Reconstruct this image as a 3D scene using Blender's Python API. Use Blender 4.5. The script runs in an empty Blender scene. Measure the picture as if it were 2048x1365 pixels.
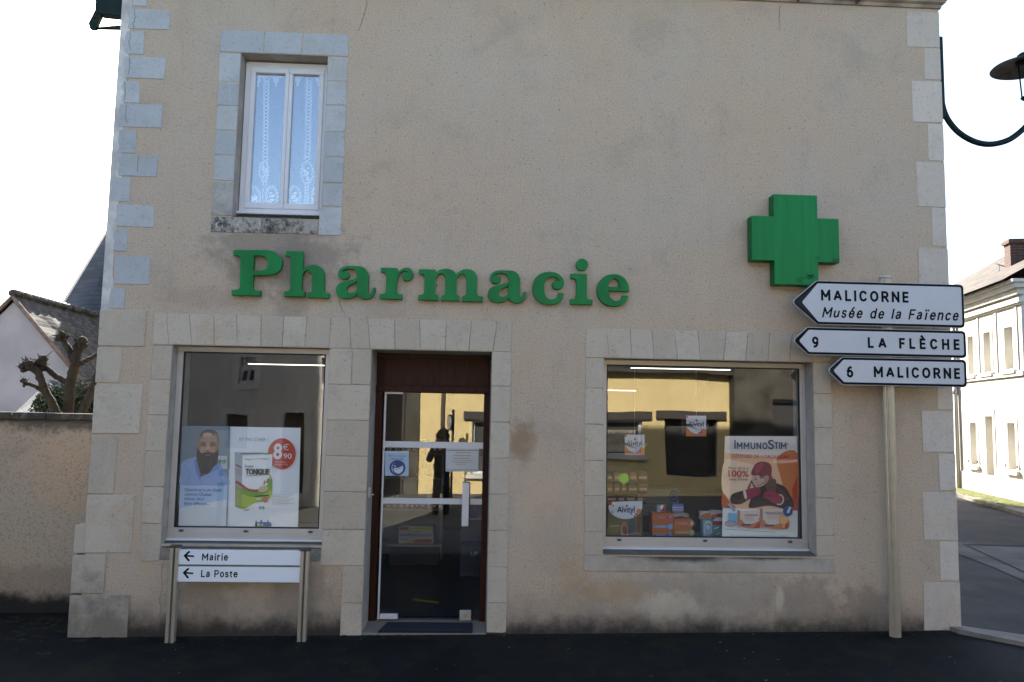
import bpy, bmesh, math, random
from mathutils import Vector, Matrix, noise
random.seed(7)
C = bpy.context.scene
COL = C.collection
R_ = math.radians
# ---------------------------------------------------------------- camera
FPX, CAMZ, CAMD = 1569.0, 1.84, 7.0
PIT, YAW, ROL = R_(5.582), R_(2.786), R_(1.029)
_f = Vector((math.sin(YAW)*math.cos(PIT), math.cos(YAW)*math.cos(PIT), math.sin(PIT)))
_r = Vector((math.cos(YAW), -math.sin(YAW), 0)); _u = _r.cross(_f)
RT = _r*math.cos(ROL)+_u*math.sin(ROL); UP = -_r*math.sin(ROL)+_u*math.cos(ROL)
CAM = Vector((0, -CAMD, CAMZ))
cd = bpy.data.cameras.new('camera'); cam = bpy.data.objects.new('camera', cd); COL.objects.link(cam)
cd.sensor_width = 36; cd.lens = FPX/2048*36; cd.clip_end = 2000; cd.clip_start = .05
m3 = Matrix((RT, UP, -_f)).transposed(); cam.matrix_world = Matrix.Translation(CAM) @ m3.to_4x4()
C.camera = cam
# ---------------------------------------------------------------- light
SUN_EL, SUN_AZ = R_(29), R_(18)         # azimuth: left of straight behind the shop
w = bpy.data.worlds.new('World'); C.world = w; w.use_nodes = True
nt = w.node_tree; sky = nt.nodes.new('ShaderNodeTexSky'); sky.sky_type = 'NISHITA'; sky.sun_disc = False
sky.sun_elevation = SUN_EL; sky.sun_rotation = -SUN_AZ; sky.dust_density = 1.6; sky.ozone_density = .8; sky.air_density = 1.0
bg = nt.nodes['Background']; nt.links.new(sky.outputs[0], bg.inputs[0]); bg.inputs[1].default_value = .10
sd = bpy.data.lights.new('sun', 'SUN'); sd.energy = 5.0; sd.angle = R_(.53); sd.color = (1, .93, .82)
so = bpy.data.objects.new('sun', sd); COL.objects.link(so)
sdir = Vector((-math.sin(SUN_AZ)*math.cos(SUN_EL), math.cos(SUN_AZ)*math.cos(SUN_EL), math.sin(SUN_EL)))
so.rotation_euler = sdir.to_track_quat('Z', 'Y').to_euler(); so.location = sdir*60
C.view_settings.view_transform = 'Standard'; C.view_settings.look = 'None'; C.view_settings.gamma = 1
C.view_settings.exposure = 2.06
# ---------------------------------------------------------------- picture helpers: rays of the photograph meet real planes
def ray(px, py): return _f + RT*((px-1024)/FPX) - UP*((py-682.5)/FPX)
def F(px, py, Y=0.0):
    d = ray(px, py); t = (Y+CAMD)/d.y; p = CAM+d*t; return p.x, p.z
def P3(px, py, Y=0.0):
    x, z = F(px, py, Y); return Vector((x, Y, z))
def G(px, py, Z=.03):
    d = ray(px, py); t = (Z-CAMZ)/d.z; p = CAM+d*t; return p.x, p.y
def rect(x0, y0, x1, y1, Y=0.0):
    a = [F(x, y, Y) for x, y in ((x0, y0), (x1, y0), (x1, y1), (x0, y1))]
    return (a[0][0]+a[3][0])/2, (a[1][0]+a[2][0])/2, (a[2][1]+a[3][1])/2, (a[0][1]+a[1][1])/2   # X0 X1 Z0 Z1
def gz(x): return max(-.1, min(.05, .0115*x-.03))
# ---------------------------------------------------------------- object helpers
def tag(o, label=None, cat=None, group=None, kind=None):
    for k, v in (('label', label), ('category', cat), ('group', group), ('kind', kind)):
        if v: o[k] = v
    return o
def thing(name, label, cat, loc=(0, 0, 0), group=None):
    o = bpy.data.objects.new(name, None); COL.objects.link(o); o.location = loc; o.empty_display_size = .2
    return tag(o, label, cat, group)
def place(o, parent=None, recenter=True):
    COL.objects.link(o)
    if parent is not None:
        o.parent = parent
        o.matrix_parent_inverse = Matrix.Identity(4) if parent.parent is not None else Matrix.Translation(-parent.location)
    elif recenter and o.type == 'MESH' and len(o.data.vertices):
        cs = [v.co for v in o.data.vertices]
        c = Vector(((min(v.x for v in cs)+max(v.x for v in cs))/2, (min(v.y for v in cs)+max(v.y for v in cs))/2, min(v.z for v in cs)))
        o.data.transform(Matrix.Translation(-c)); o.location = c
    return o
class MB:
    def __init__(s, M=None):
        s.bm = bmesh.new(); s.M = M or Matrix.Identity(4); s.mats = []
    def mi(s, m):
        if m not in s.mats: s.mats.append(m)
        return s.mats.index(m)
    def raw(s, vs, fs, m, smooth=False):
        b = [s.bm.verts.new(s.M @ Vector(v)) for v in vs]; k = s.mi(m); out = []
        for f in fs:
            try:
                q = s.bm.faces.new([b[i] for i in f]); q.material_index = k; q.smooth = smooth; out.append(q)
            except ValueError: pass
        return b, out
    def quad(s, a, b, c, d, m): s.raw([a, b, c, d], [(0, 1, 2, 3)], m)
    def prism(s, pts, y0, y1, m, bev=0, msl=None):
        n = len(pts); vs = [(p[0], y0, p[1]) for p in pts]+[(p[0], y1, p[1]) for p in pts]
        fs = [tuple(range(n))[::-1], tuple(range(n, 2*n))]+[(i, (i+1) % n, n+(i+1) % n, n+i) for i in range(n)]
        b, f = s.raw(vs, fs, m)
        if msl is not None:
            k = s.mi(msl)
            for q in f[2:]: q.material_index = k
        bmesh.ops.recalc_face_normals(s.bm, faces=f)
        if bev:
            es = [e for e in f[0].edges]
            bmesh.ops.bevel(s.bm, geom=es, offset=bev, segments=1, affect='EDGES', profile=.5)
        return b
    def box(s, x0, x1, y0, y1, z0, z1, m, bev=0):
        vs = [(x, y, z) for z in (z0, z1) for y in (y0, y1) for x in (x0, x1)]
        b, f = s.raw(vs, [(0, 2, 3, 1), (4, 5, 7, 6), (0, 1, 5, 4), (2, 6, 7, 3), (0, 4, 6, 2), (1, 3, 7, 5)], m)
        if bev:
            es = list({e for q in f for e in q.edges})
            bmesh.ops.bevel(s.bm, geom=es, offset=bev, segments=2 if bev > .004 else 1, affect='EDGES', profile=.5)
    def poly3(s, pts, m):
        return s.raw(pts, [tuple(range(len(pts)))], m)
    def tube(s, pts, rad, m, n=10, caps=True, smooth=True):
        pts = [Vector(p) for p in pts]; N = len(pts); rr = rad if isinstance(rad, (list, tuple)) else [rad]*N
        rings = []; prev = None
        for i, p in enumerate(pts):
            t = (pts[min(i+1, N-1)]-pts[max(i-1, 0)]).normalized()
            a = prev if prev is not None else (Vector((0, 0, 1)) if abs(t.z) < .9 else Vector((1, 0, 0)))
            x = (a-t*a.dot(t)).normalized(); y = t.cross(x); prev = x
            rings.append([p+(x*math.cos(k*math.tau/n)+y*math.sin(k*math.tau/n))*rr[i] for k in range(n)])
        vs = [v for r in rings for v in r]
        fs = [(i*n+k, i*n+(k+1) % n, (i+1)*n+(k+1) % n, (i+1)*n+k) for i in range(N-1) for k in range(n)]
        b, f = s.raw(vs, fs, m, smooth); k0 = s.mi(m)
        if caps:
            for r in (b[:n][::-1], b[-n:]):
                q = s.bm.faces.new(r); q.material_index = k0
    def lathe(s, c, prof, m, n=32, smooth=True):
        vs = [(c[0]+r*math.cos(k*math.tau/n), c[1]+r*math.sin(k*math.tau/n), c[2]+z) for r, z in prof for k in range(n)]
        fs = [(i*n+k, i*n+(k+1) % n, (i+1)*n+(k+1) % n, (i+1)*n+k) for i in range(len(prof)-1) for k in range(n)]
        s.raw(vs, fs, m, smooth)
    def blob(s, c, r, m, seg=2, jit=.15, sq=(1, 1, 1)):
        k = s.mi(m); c = Vector(c); t = bmesh.new(); bmesh.ops.create_icosphere(t, subdivisions=seg, radius=1)
        t.verts.ensure_lookup_table(); mp = {}
        for v in t.verts:
            d = 1+jit*noise.noise(v.co*2.3+c*3)
            mp[v.index] = s.bm.verts.new(s.M @ (c+Vector((v.co.x*sq[0], v.co.y*sq[1], v.co.z*sq[2]))*r*d))
        for f in t.faces:
            q = s.bm.faces.new([mp[v.index] for v in f.verts]); q.material_index = k; q.smooth = True
        t.free()
    def build(s, name, parent=None, recenter=True, normals=False):
        if normals: bmesh.ops.recalc_face_normals(s.bm, faces=s.bm.faces)
        me = bpy.data.meshes.new(name); s.bm.to_mesh(me); s.bm.free()
        for m in s.mats: me.materials.append(m)
        return place(bpy.data.objects.new(name, me), parent, recenter)
# ---------------------------------------------------------------- materials
class N:
    def __init__(s, name):
        s.m = bpy.data.materials.new(name); s.m.use_nodes = True; s.t = s.m.node_tree
        s.b = s.t.nodes['Principled BSDF']; s.out = s.t.nodes['Material Output']
        s.tc = s.t.nodes.new('ShaderNodeTexCoord').outputs['Object']
    def L(s, a, b): s.t.links.new(a, b)
    def node(s, ty, **k):
        n = s.t.nodes.new(ty)
        for a, b in k.items(): setattr(n, a, b)
        return n
    def set(s, n, i, v):
        if hasattr(v, 'is_linked') or isinstance(v, bpy.types.NodeSocket): s.L(v, n.inputs[i])
        else: n.inputs[i].default_value = v
    def noise(s, sc, det=4, ro=.55, vec=None, dist=0):
        n = s.node('ShaderNodeTexNoise'); s.L(vec or s.tc, n.inputs['Vector']); n.inputs['Scale'].default_value = sc
        n.inputs['Detail'].default_value = det; n.inputs['Roughness'].default_value = ro; n.inputs['Distortion'].default_value = dist
        return n.outputs['Fac']
    def voro(s, sc, vec=None, out='Color'):
        n = s.node('ShaderNodeTexVoronoi'); s.L(vec or s.tc, n.inputs['Vector']); n.inputs['Scale'].default_value = sc
        return n.outputs[out]
    def ramp(s, f, a, b, va=0.0, vb=1.0):
        n = s.node('ShaderNodeMapRange'); n.interpolation_type = 'SMOOTHSTEP'
        s.L(f, n.inputs[0]); n.inputs[1].default_value = a; n.inputs[2].default_value = b; n.inputs[3].default_value = va; n.inputs[4].default_value = vb
        return n.outputs[0]
    def math(s, op, a, b=0.0):
        n = s.node('ShaderNodeMath', operation=op); s.set(n, 0, a); s.set(n, 1, b); return n.outputs[0]
    def mix(s, f, a, b, mode='MIX'):
        n = s.node('ShaderNodeMix', data_type='RGBA', blend_type=mode); s.set(n, 0, f)
        s.set(n, 6, a if not isinstance(a, tuple) else (*a, 1)[:4]); s.set(n, 7, b if not isinstance(b, tuple) else (*b, 1)[:4]); return n.outputs[2]
    def scale(s, v):
        n = s.node('ShaderNodeMapping'); s.L(s.tc, n.inputs[0]); n.inputs['Scale'].default_value = v; return n.outputs[0]
    def xyz(s):
        n = s.node('ShaderNodeSeparateXYZ'); s.L(s.tc, n.inputs[0]); return n.outputs
    def spot(s, x, z, rx, rz, nz, amp=.6):
        n = s.node('ShaderNodeVectorMath', operation='SUBTRACT'); s.L(s.tc, n.inputs[0]); n.inputs[1].default_value = (x, 0, z)
        k = s.node('ShaderNodeVectorMath', operation='MULTIPLY'); s.L(n.outputs[0], k.inputs[0]); k.inputs[1].default_value = (1/rx, 0, 1/rz)
        l = s.node('ShaderNodeVectorMath', operation='LENGTH'); s.L(k.outputs[0], l.inputs[0])
        d = s.math('ADD', l.outputs['Value'], s.math('MULTIPLY', s.math('SUBTRACT', nz, .5), amp*2.2))
        return s.ramp(d, .45, 1.1, 1.0, 0.0)
    def bump(s, h, st=.4, dist=.004):
        n = s.node('ShaderNodeBump'); n.inputs['Strength'].default_value = st; n.inputs['Distance'].default_value = dist
        s.L(h, n.inputs['Height']); s.L(n.outputs[0], s.b.inputs['Normal'])
    def fin(s, col, rough=.6, metal=0.0, spec=.5):
        s.set(s.b, 'Base Color', col if not isinstance(col, tuple) else (*col, 1)[:4]); s.set(s.b, 'Roughness', rough)
        s.b.inputs['Metallic'].default_value = metal; s.b.inputs['Specular IOR Level'].default_value = spec
        return s.m
def mul(c, k): return tuple(x*k for x in c)
def simple(name, col, rough=.6, var=.12, sc=6, bump=0, bsc=80, metal=0.0, spec=.5):
    n = N(name); f = n.noise(sc, 5)
    c = n.mix(n.ramp(f, .3, .7), mul(col, 1-var), mul(col, 1+var))
    if bump: n.bump(n.noise(bsc, 4), bump, .003)
    return n.fin(c, rough, metal, spec)
def stone_mat(name, c1, c2, dirt=.25, lo=None):
    n = N(name); at = n.node('ShaderNodeAttribute', attribute_name='tint').outputs['Fac']
    c = n.mix(n.ramp(at, 0, 1), c1, c2)
    c = n.mix(n.math('MULTIPLY', n.ramp(n.noise(3, 7, .7), .48, .72), .6), c, mul(c1, .80))
    c = n.mix(n.math('MULTIPLY', n.ramp(n.noise(2.3, 6, .7), .5, .72), .5), c, mul(c2, 1.10))
    c = n.mix(n.math('MULTIPLY', n.ramp(n.noise(2.2, 6, .7), .56, .75), dirt), c, mul(c1, .38))
    c = n.mix(n.math('MULTIPLY', n.ramp(n.noise(1.9, 7, .75, None, .5), .52, .66), .4), c, (c1[0]*1.02, c1[1]*.86, c1[2]*.70))
    c = n.mix(n.math('MULTIPLY', n.ramp(n.noise(48, 4, .7), .57, .68), .5), c, mul(c1, .5))
    c = n.mix(n.math('MULTIPLY', n.ramp(n.noise(13, 6, .75), .58, .68), .45), c, mul(c1, .62))
    v = n.scale((14, 14, 2)); c = n.mix(n.math('MULTIPLY', n.ramp(n.noise(1, 4, .6, v), .52, .8), .3), c, mul(c2, 1.12))
    if lo:
        z = n.xyz()[2]; e = n.math('ADD', z, n.math('MULTIPLY', n.math('SUBTRACT', n.noise(3.5, 7, .75), .5), 1.5))
        c = n.mix(n.math('MULTIPLY', n.ramp(e, lo-.35, lo+.3, 1, 0), .75), c, mul(c1, .3))
    n.bump(n.math('ADD', n.noise(25, 6, .7), n.math('MULTIPLY', n.noise(150, 2), .5)), .35, .004)
    return n.fin(c, .85, 0, .25)
def base_mat():
    n = N('stained_window_base_stone'); c = n.mix(n.ramp(n.noise(3, 6, .65), .35, .65), (.37, .325, .275), (.47, .42, .365))
    st = n.noise(4, 7, .75); m = n.spot(1.9, .66, .5, .07, st, .45)
    for q in ((2.6, .665, .55, .05), (1.45, .665, .3, .035)): m = n.math('MAXIMUM', m, n.spot(*q, st, .5))
    c = n.mix(n.math('MULTIPLY', m, .9), c, (.05, .045, .042)); n.bump(n.noise(40, 5), .4, .005); return n.fin(c, .9, 0, .2)
def sooty_mat(lo=.38, hi=.56):
    n = N('sooty_lichen_sill_stone'); a = n.noise(5, 7, .7); b = n.noise(22, 5, .7)
    c = n.mix(n.ramp(a, lo, hi), (.075, .068, .062), (.40, .37, .33))
    c = n.mix(n.math('MULTIPLY', n.ramp(b, .5, .68), .8), c, (.03, .028, .027)); c = n.mix(n.math('MULTIPLY', n.ramp(n.noise(16, 4, .6, None, 1.5), .60, .66), .8), c, (.58, .57, .54))
    n.bump(b, .7, .01); return n.fin(c, .92, 0, .2)
def plaster_mat():
    n = N('roughcast_plaster'); base = (.55, .43, .32)
    big = n.noise(.7, 5, .6); mid = n.noise(4, 6, .65); g = n.noise(60, 5, .7)
    c = n.mix(n.ramp(big, .35, .68), (.555, .433, .323), (.535, .456, .374))
    c = n.mix(n.math('MULTIPLY', n.ramp(mid, .45, .75), .35), c, mul(base, 1.14))
    c = n.mix(n.math('MULTIPLY', n.ramp(n.noise(1.6, 8, .72, None, .4), .5, .68), .42), c, (.37, .315, .265))
    c = n.mix(n.math('MULTIPLY', n.ramp(n.noise(9, 6, .75), .54, .70), .35), c, (.40, .31, .23))
    c = n.mix(n.math('MULTIPLY', n.ramp(n.noise(85, 2, .6), .58, .70), .45), c, mul(base, .42))
    c = n.mix(n.math('MULTIPLY', n.ramp(g, .36, .54, 1, 0), .34), c, mul(base, .5))
    c = n.mix(n.math('MULTIPLY', n.ramp(n.noise(40, 3, .5), .64, .70), .6), c, (.18, .14, .11))
    st = n.noise(6, 7, .75)
    for (x, z, rx, rz, a, col) in ((-1.75, 3.28, .75, .42, .5, (.16, .15, .14)), (-1.62, 3.0, .22, .6, .35, (.15, .15, .14)),
                                   (-2.25, .45, .35, .5, .5, (.22, .2, .18)), (-1.45, .35, .3, .4, .45, (.22, .2, .18)), (3.55, .05, .35, .45, .55, (.2, .17, .15)),
                                   (3.0, .25, .4, .25, .4, (.22, .19, .16)), (.45, 1.62, .14, .26, .75, (.30, .20, .12)), (.62, 1.2, .3, .5, .35, (.62, .45, .30)), (.75, .75, .25, .4, .3, (.36, .31, .26)), (.9, .45, .2, .3, .4, (.45, .32, .18)),
                                   (2.1, .35, 1.3, .2, .4, (.27, .24, .2)), (1.75, .22, .35, .14, .7, (.68, .60, .48)), (2.75, .28, .05, .14, .6, (.7, .62, .5)), (1.3, .33, .35, .12, .5, (.48, .33, .17)), (3.75, 2.2, .5, .5, .25, (.3, .26, .22)),
                                   (-2.75, .75, .12, .35, .4, (.55, .38, .22)), (-2.3, 2.85, .6, .12, .25, (.25, .2, .17))):
        c = n.mix(n.math('MULTIPLY', n.spot(x, z, rx, rz, st, 1.0), a), c, col)
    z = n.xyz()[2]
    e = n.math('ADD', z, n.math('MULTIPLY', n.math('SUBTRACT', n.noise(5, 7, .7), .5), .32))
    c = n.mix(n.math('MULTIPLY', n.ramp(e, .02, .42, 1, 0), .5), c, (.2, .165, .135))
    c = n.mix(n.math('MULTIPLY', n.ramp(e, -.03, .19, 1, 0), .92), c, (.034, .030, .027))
    v = n.scale((9, 9, .6)); c = n.mix(n.math('MULTIPLY', n.ramp(n.noise(1, 5, .6, v), .55, .8), .16), c, (.2, .17, .14))
    n.bump(n.math('ADD', g, n.math('MULTIPLY', n.noise(170, 3), .5)), .6, .005)
    return n.fin(c, .92, 0, .15)
def asphalt_mat(name, base, moss=0.0, fleck=.5):
    n = N(name); g = n.noise(220, 3, .6)
    c = n.mix(n.ramp(n.noise(1.3, 6, .65), .3, .7), mul(base, .65), mul(base, 1.35))
    c = n.mix(n.math('MULTIPLY', n.ramp(g, .54, .70), fleck), c, mul(base, 3.2))
    c = n.mix(n.math('MULTIPLY', n.ramp(n.noise(45, 4, .7), .60, .70), fleck*.8), c, mul(base, 2.4))
    c = n.mix(n.math('MULTIPLY', n.ramp(n.noise(.6, 6, .7), .5, .62), .4), c, mul(base, 1.8))
    if moss:
        c = n.mix(n.math('MULTIPLY', n.ramp(n.noise(1.7, 7, .75), .47, .66), moss), c, (.021, .018, .009))
    n.bump(n.math('ADD', g, n.noise(60, 3)), .6, .005)
    return n.fin(c, .85, 0, .18)
def glass_mat(name, r0, tint=(1, 1, 1), wav=0.0):
    n = N(name); t = n.t; lw = n.node('ShaderNodeLayerWeight'); lw.inputs[0].default_value = .5
    fac = n.math('ADD', n.math('MULTIPLY', n.math('POWER', lw.outputs['Facing'], 5.0), .9), r0)
    tr = n.node('ShaderNodeBsdfTransparent'); tr.inputs[0].default_value = (*tint, 1)
    gl = n.node('ShaderNodeBsdfGlossy'); gl.inputs['Roughness'].default_value = .004; gl.inputs[0].default_value = (.97, .98, 1, 1)
    if wav:
        b = n.node('ShaderNodeBump'); b.inputs['Strength'].default_value = 1; b.inputs['Distance'].default_value = wav
        n.L(n.noise(1.6, 1), b.inputs['Height']); n.L(b.outputs[0], gl.inputs['Normal'])
    mx = n.node('ShaderNodeMixShader'); n.L(fac, mx.inputs[0]); n.L(tr.outputs[0], mx.inputs[1]); n.L(gl.outputs[0], mx.inputs[2])
    n.L(mx.outputs[0], n.out.inputs[0]); return n.m
def net_mat(name, col, a):
    n = N(name); tr = n.node('ShaderNodeBsdfTransparent'); mx = n.node('ShaderNodeMixShader')
    f = n.math('MULTIPLY', n.ramp(n.noise(500, 1), .3, .7, .7, 1.2), a); n.L(f, mx.inputs[0]); n.fin(col, .9)
    n.L(tr.outputs[0], mx.inputs[1]); n.L(n.b.outputs[0], mx.inputs[2]); n.L(mx.outputs[0], n.out.inputs[0]); return n.m
def emit_mat(name, col, st):
    n = N(name); n.fin((.8, .8, .8)); n.b.inputs['Emission Color'].default_value = (*col, 1); n.b.inputs['Emission Strength'].default_value = st; return n.m
def slate_mat(name, c1, c2, rows, row_axis=2, wide=.22, moss=0.0):
    n = N(name); o = n.xyz()
    row = n.math('MULTIPLY', o[row_axis], rows); fr = n.math('FRACT', row); fl = n.math('FLOOR', row)
    al = n.math('ADD', n.math('MULTIPLY', n.math('ADD', o[0], o[1]), 1/wide), n.math('MULTIPLY', fl, .5))
    wn = n.node('ShaderNodeTexWhiteNoise', noise_dimensions='2D'); cv = n.node('ShaderNodeCombineXYZ')
    n.L(n.math('FLOOR', al), cv.inputs[0]); n.L(fl, cv.inputs[1]); n.L(cv.outputs[0], wn.inputs['Vector'])
    c = n.mix(wn.outputs['Value'], c1, c2)
    c = n.mix(n.ramp(fr, .0, .22, .85, 0), c, mul(c1, .25))
    if moss: c = n.mix(n.math('MULTIPLY', n.ramp(n.noise(2.5, 6, .7), .52, .66), moss), c, (.09, .12, .05))
    n.bump(n.math('ADD', fr, n.math('MULTIPLY', wn.outputs['Value'], .4)), .9, .02)
    return n.fin(c, .75, 0, .3)
def brick_mat(name):
    n = N(name); b = n.node('ShaderNodeTexBrick'); cv = n.node('ShaderNodeCombineXYZ'); o = n.xyz()
    n.L(n.math('ADD', o[0], o[1]), cv.inputs[0]); n.L(o[2], cv.inputs[1]); n.L(cv.outputs[0], b.inputs['Vector'])
    b.inputs['Scale'].default_value = 1; b.inputs['Brick Width'].default_value = .22; b.inputs['Row Height'].default_value = .075; b.inputs['Mortar Size'].default_value = .008
    b.inputs['Color1'].default_value = (.13, .05, .035, 1); b.inputs['Color2'].default_value = (.085, .036, .028, 1); b.inputs['Mortar'].default_value = (.16, .13, .11, 1)
    c = n.mix(n.math('MULTIPLY', n.noise(3, 5), .5), b.outputs[0], (.1, .06, .05)); n.bump(b.outputs['Fac'], -.5, .01)
    return n.fin(c, .9)
PLASTER = plaster_mat()
STONE = stone_mat('pale_limestone', (.485, .42, .34), (.555, .485, .40), .3)
STONE_LOW = stone_mat('weathered_corner_limestone', (.50, .43, .355), (.57, .50, .42), .4, .30)
STONE_R = stone_mat('clean_corner_limestone', (.56, .495, .43), (.64, .575, .51), .14)
BLUE = stone_mat('blue_grey_stone', (.425, .455, .475), (.505, .525, .535), .3)
SILLST = stone_mat('lichen_black_sill', (.13, .12, .105), (.19, .175, .155), .85)
MORTAR = simple('pale_mortar', (.46, .40, .33), .9, .15, 8, .4)
MORTD = simple('brown_joint', (.34, .28, .22), .9, .2, 8, .4)
MORTARW = simple('white_mortar_edge', (.60, .58, .55), .9, .25, 5, .5, 30)
REVEAL = simple('stone_reveal', (.40, .36, .32), .9, .15, 5, .3)
ALU = simple('anodised_aluminium', (.50, .48, .47), .42, .05, 3, 0, 80, .35)
ALUW = simple('white_window_frame', (.70, .70, .74), .4, .03, 3)
GASKET = simple('black_gasket', (.012, .012, .014), .6, .1)
GLASS = glass_mat('shop_glass', .076, (.985, .99, .99), .0015)
GLASSD = glass_mat('door_glass', .08, (.95, .97, .98), .0006)
GLASSU = glass_mat('upper_glass', .20, (.96, .98, 1))
WOOD = simple('mahogany_wood', (.075, .022, .011), .35, .35, 7)
def grain(name, c):
    n = N(name); v = n.scale((40, 40, 2.5)); cc = n.mix(n.ramp(n.noise(1, 4, .6, v), .3, .7), mul(c, .6), mul(c, 1.35)); return n.fin(cc, .5, 0, .2)
WOOD = grain('mahogany_wood_grain', (.036, .0095, .0055))
GREEN = simple('green_enamel', (.012, .125, .04), .42, .12, 2.5)
GREEN2 = simple('green_enamel_dark_side', (.007, .14, .038), .5, .15, 6, 0, 80, 0.0, .25)
DGREEN = simple('dark_green_lamp_paint', (.004, .016, .016), .5, .2, 6, 0, 80, 0.0, .2)
SIGNW = simple('white_sign_sheet', (.56, .575, .62), .35, .03, 3)
SIGNN = simple('navy_black_sign_ink', (.004, .006, .012), .6, .1, 6, 0, 80, 0.0, .12)
POST = simple('champagne_aluminium', (.46, .41, .33), .36, .06, 9, 0, 80, .45)
ASPH = asphalt_mat('dark_asphalt', (.0066, .0072, .0082), .8, .55)
ROAD = asphalt_mat('grey_road_asphalt', (.034, .0345, .037), 0, .4)
CONC = asphalt_mat('concrete_gutter', (.085, .084, .08), 0, .2)
KERB = asphalt_mat('kerb_stone', (.19, .17, .15), 0, .2)
PAVE = asphalt_mat('sandy_pavement', (.14, .11, .082), 0, .3)
MOSS = simple('moss_green', (.10, .11, .015), .95, .5, 9, .8, 50)
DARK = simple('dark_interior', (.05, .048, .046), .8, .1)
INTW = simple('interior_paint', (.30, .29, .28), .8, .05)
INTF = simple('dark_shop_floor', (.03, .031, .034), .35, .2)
WHITE = simple('white_paper', (.78, .79, .80), .5, .02)
BLACK = simple('black_ink', (.006, .006, .007), .6, .05, 6, 0, 80, 0.0, .15)
LACE = simple('white_lace_thread', (.80, .82, .85), .9, .05)
NET = net_mat('lace_net', (.20, .36, .62), .34)
LED = emit_mat('lit_tube', (1, .93, .78), .9)
_pc = {}
def pc(r, g, b, rough=.45):
    """printed colour given as the sRGB of the ink"""
    k = (r, g, b, rough)
    if k not in _pc:
        l = tuple(((v/255+.055)/1.055)**2.4 if v > 10 else v/255/12.92 for v in (r, g, b))
        n = N('print_%d_%d_%d' % (r, g, b)); _pc[k] = n.fin(l, rough)
    return _pc[k]
# ---------------------------------------------------------------- lettering and flat artwork
_tc = {}
def text_geo(s, bold=0.0, shear=0.0, sp=1.0):
    k = (s, bold, shear, sp)
    if k in _tc: return _tc[k]
    cu = bpy.data.curves.new('t', 'FONT'); cu.body = s; cu.offset = bold; cu.shear = shear; cu.space_character = sp; cu.resolution_u = 4
    o = bpy.data.objects.new('t', cu); COL.objects.link(o); bpy.context.view_layer.update()
    me = bpy.data.meshes.new_from_object(o.evaluated_get(bpy.context.evaluated_depsgraph_get()))
    vs = [(v.co.x, v.co.y) for v in me.vertices]; fs = [tuple(p.vertices) for p in me.polygons]
    bpy.data.objects.remove(o); bpy.data.curves.remove(cu); bpy.data.meshes.remove(me)
    _tc[k] = (vs, fs); return _tc[k]
CAP = max(v[1] for v in text_geo('H')[0])
def sm(pts, n=5, closed=True):
    out = []; N_ = len(pts)
    for i in range(N_ if closed else N_-1):
        p = [Vector(pts[(i+j-1) % N_] if closed else pts[max(0, min(N_-1, i+j-1))]) for j in range(4)]
        for k in range(n):
            t = k/n
            out.append(tuple(.5*((2*p[1])+(-p[0]+p[2])*t+(2*p[0]-5*p[1]+4*p[2]-p[3])*t*t+(-p[0]+3*p[1]-3*p[2]+p[3])*t**3)))
    return out
def ellp(cx, cy, rx, ry, n=28, rot=0, a0=0, a1=360):
    r = R_(rot); o = []
    for k in range(n if a1-a0 >= 360 else n+1):
        t = R_(a0+(a1-a0)*k/n); x, y = rx*math.cos(t), ry*math.sin(t)
        o.append((cx+x*math.cos(r)-y*math.sin(r), cy+x*math.sin(r)+y*math.cos(r)))
    return o
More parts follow.
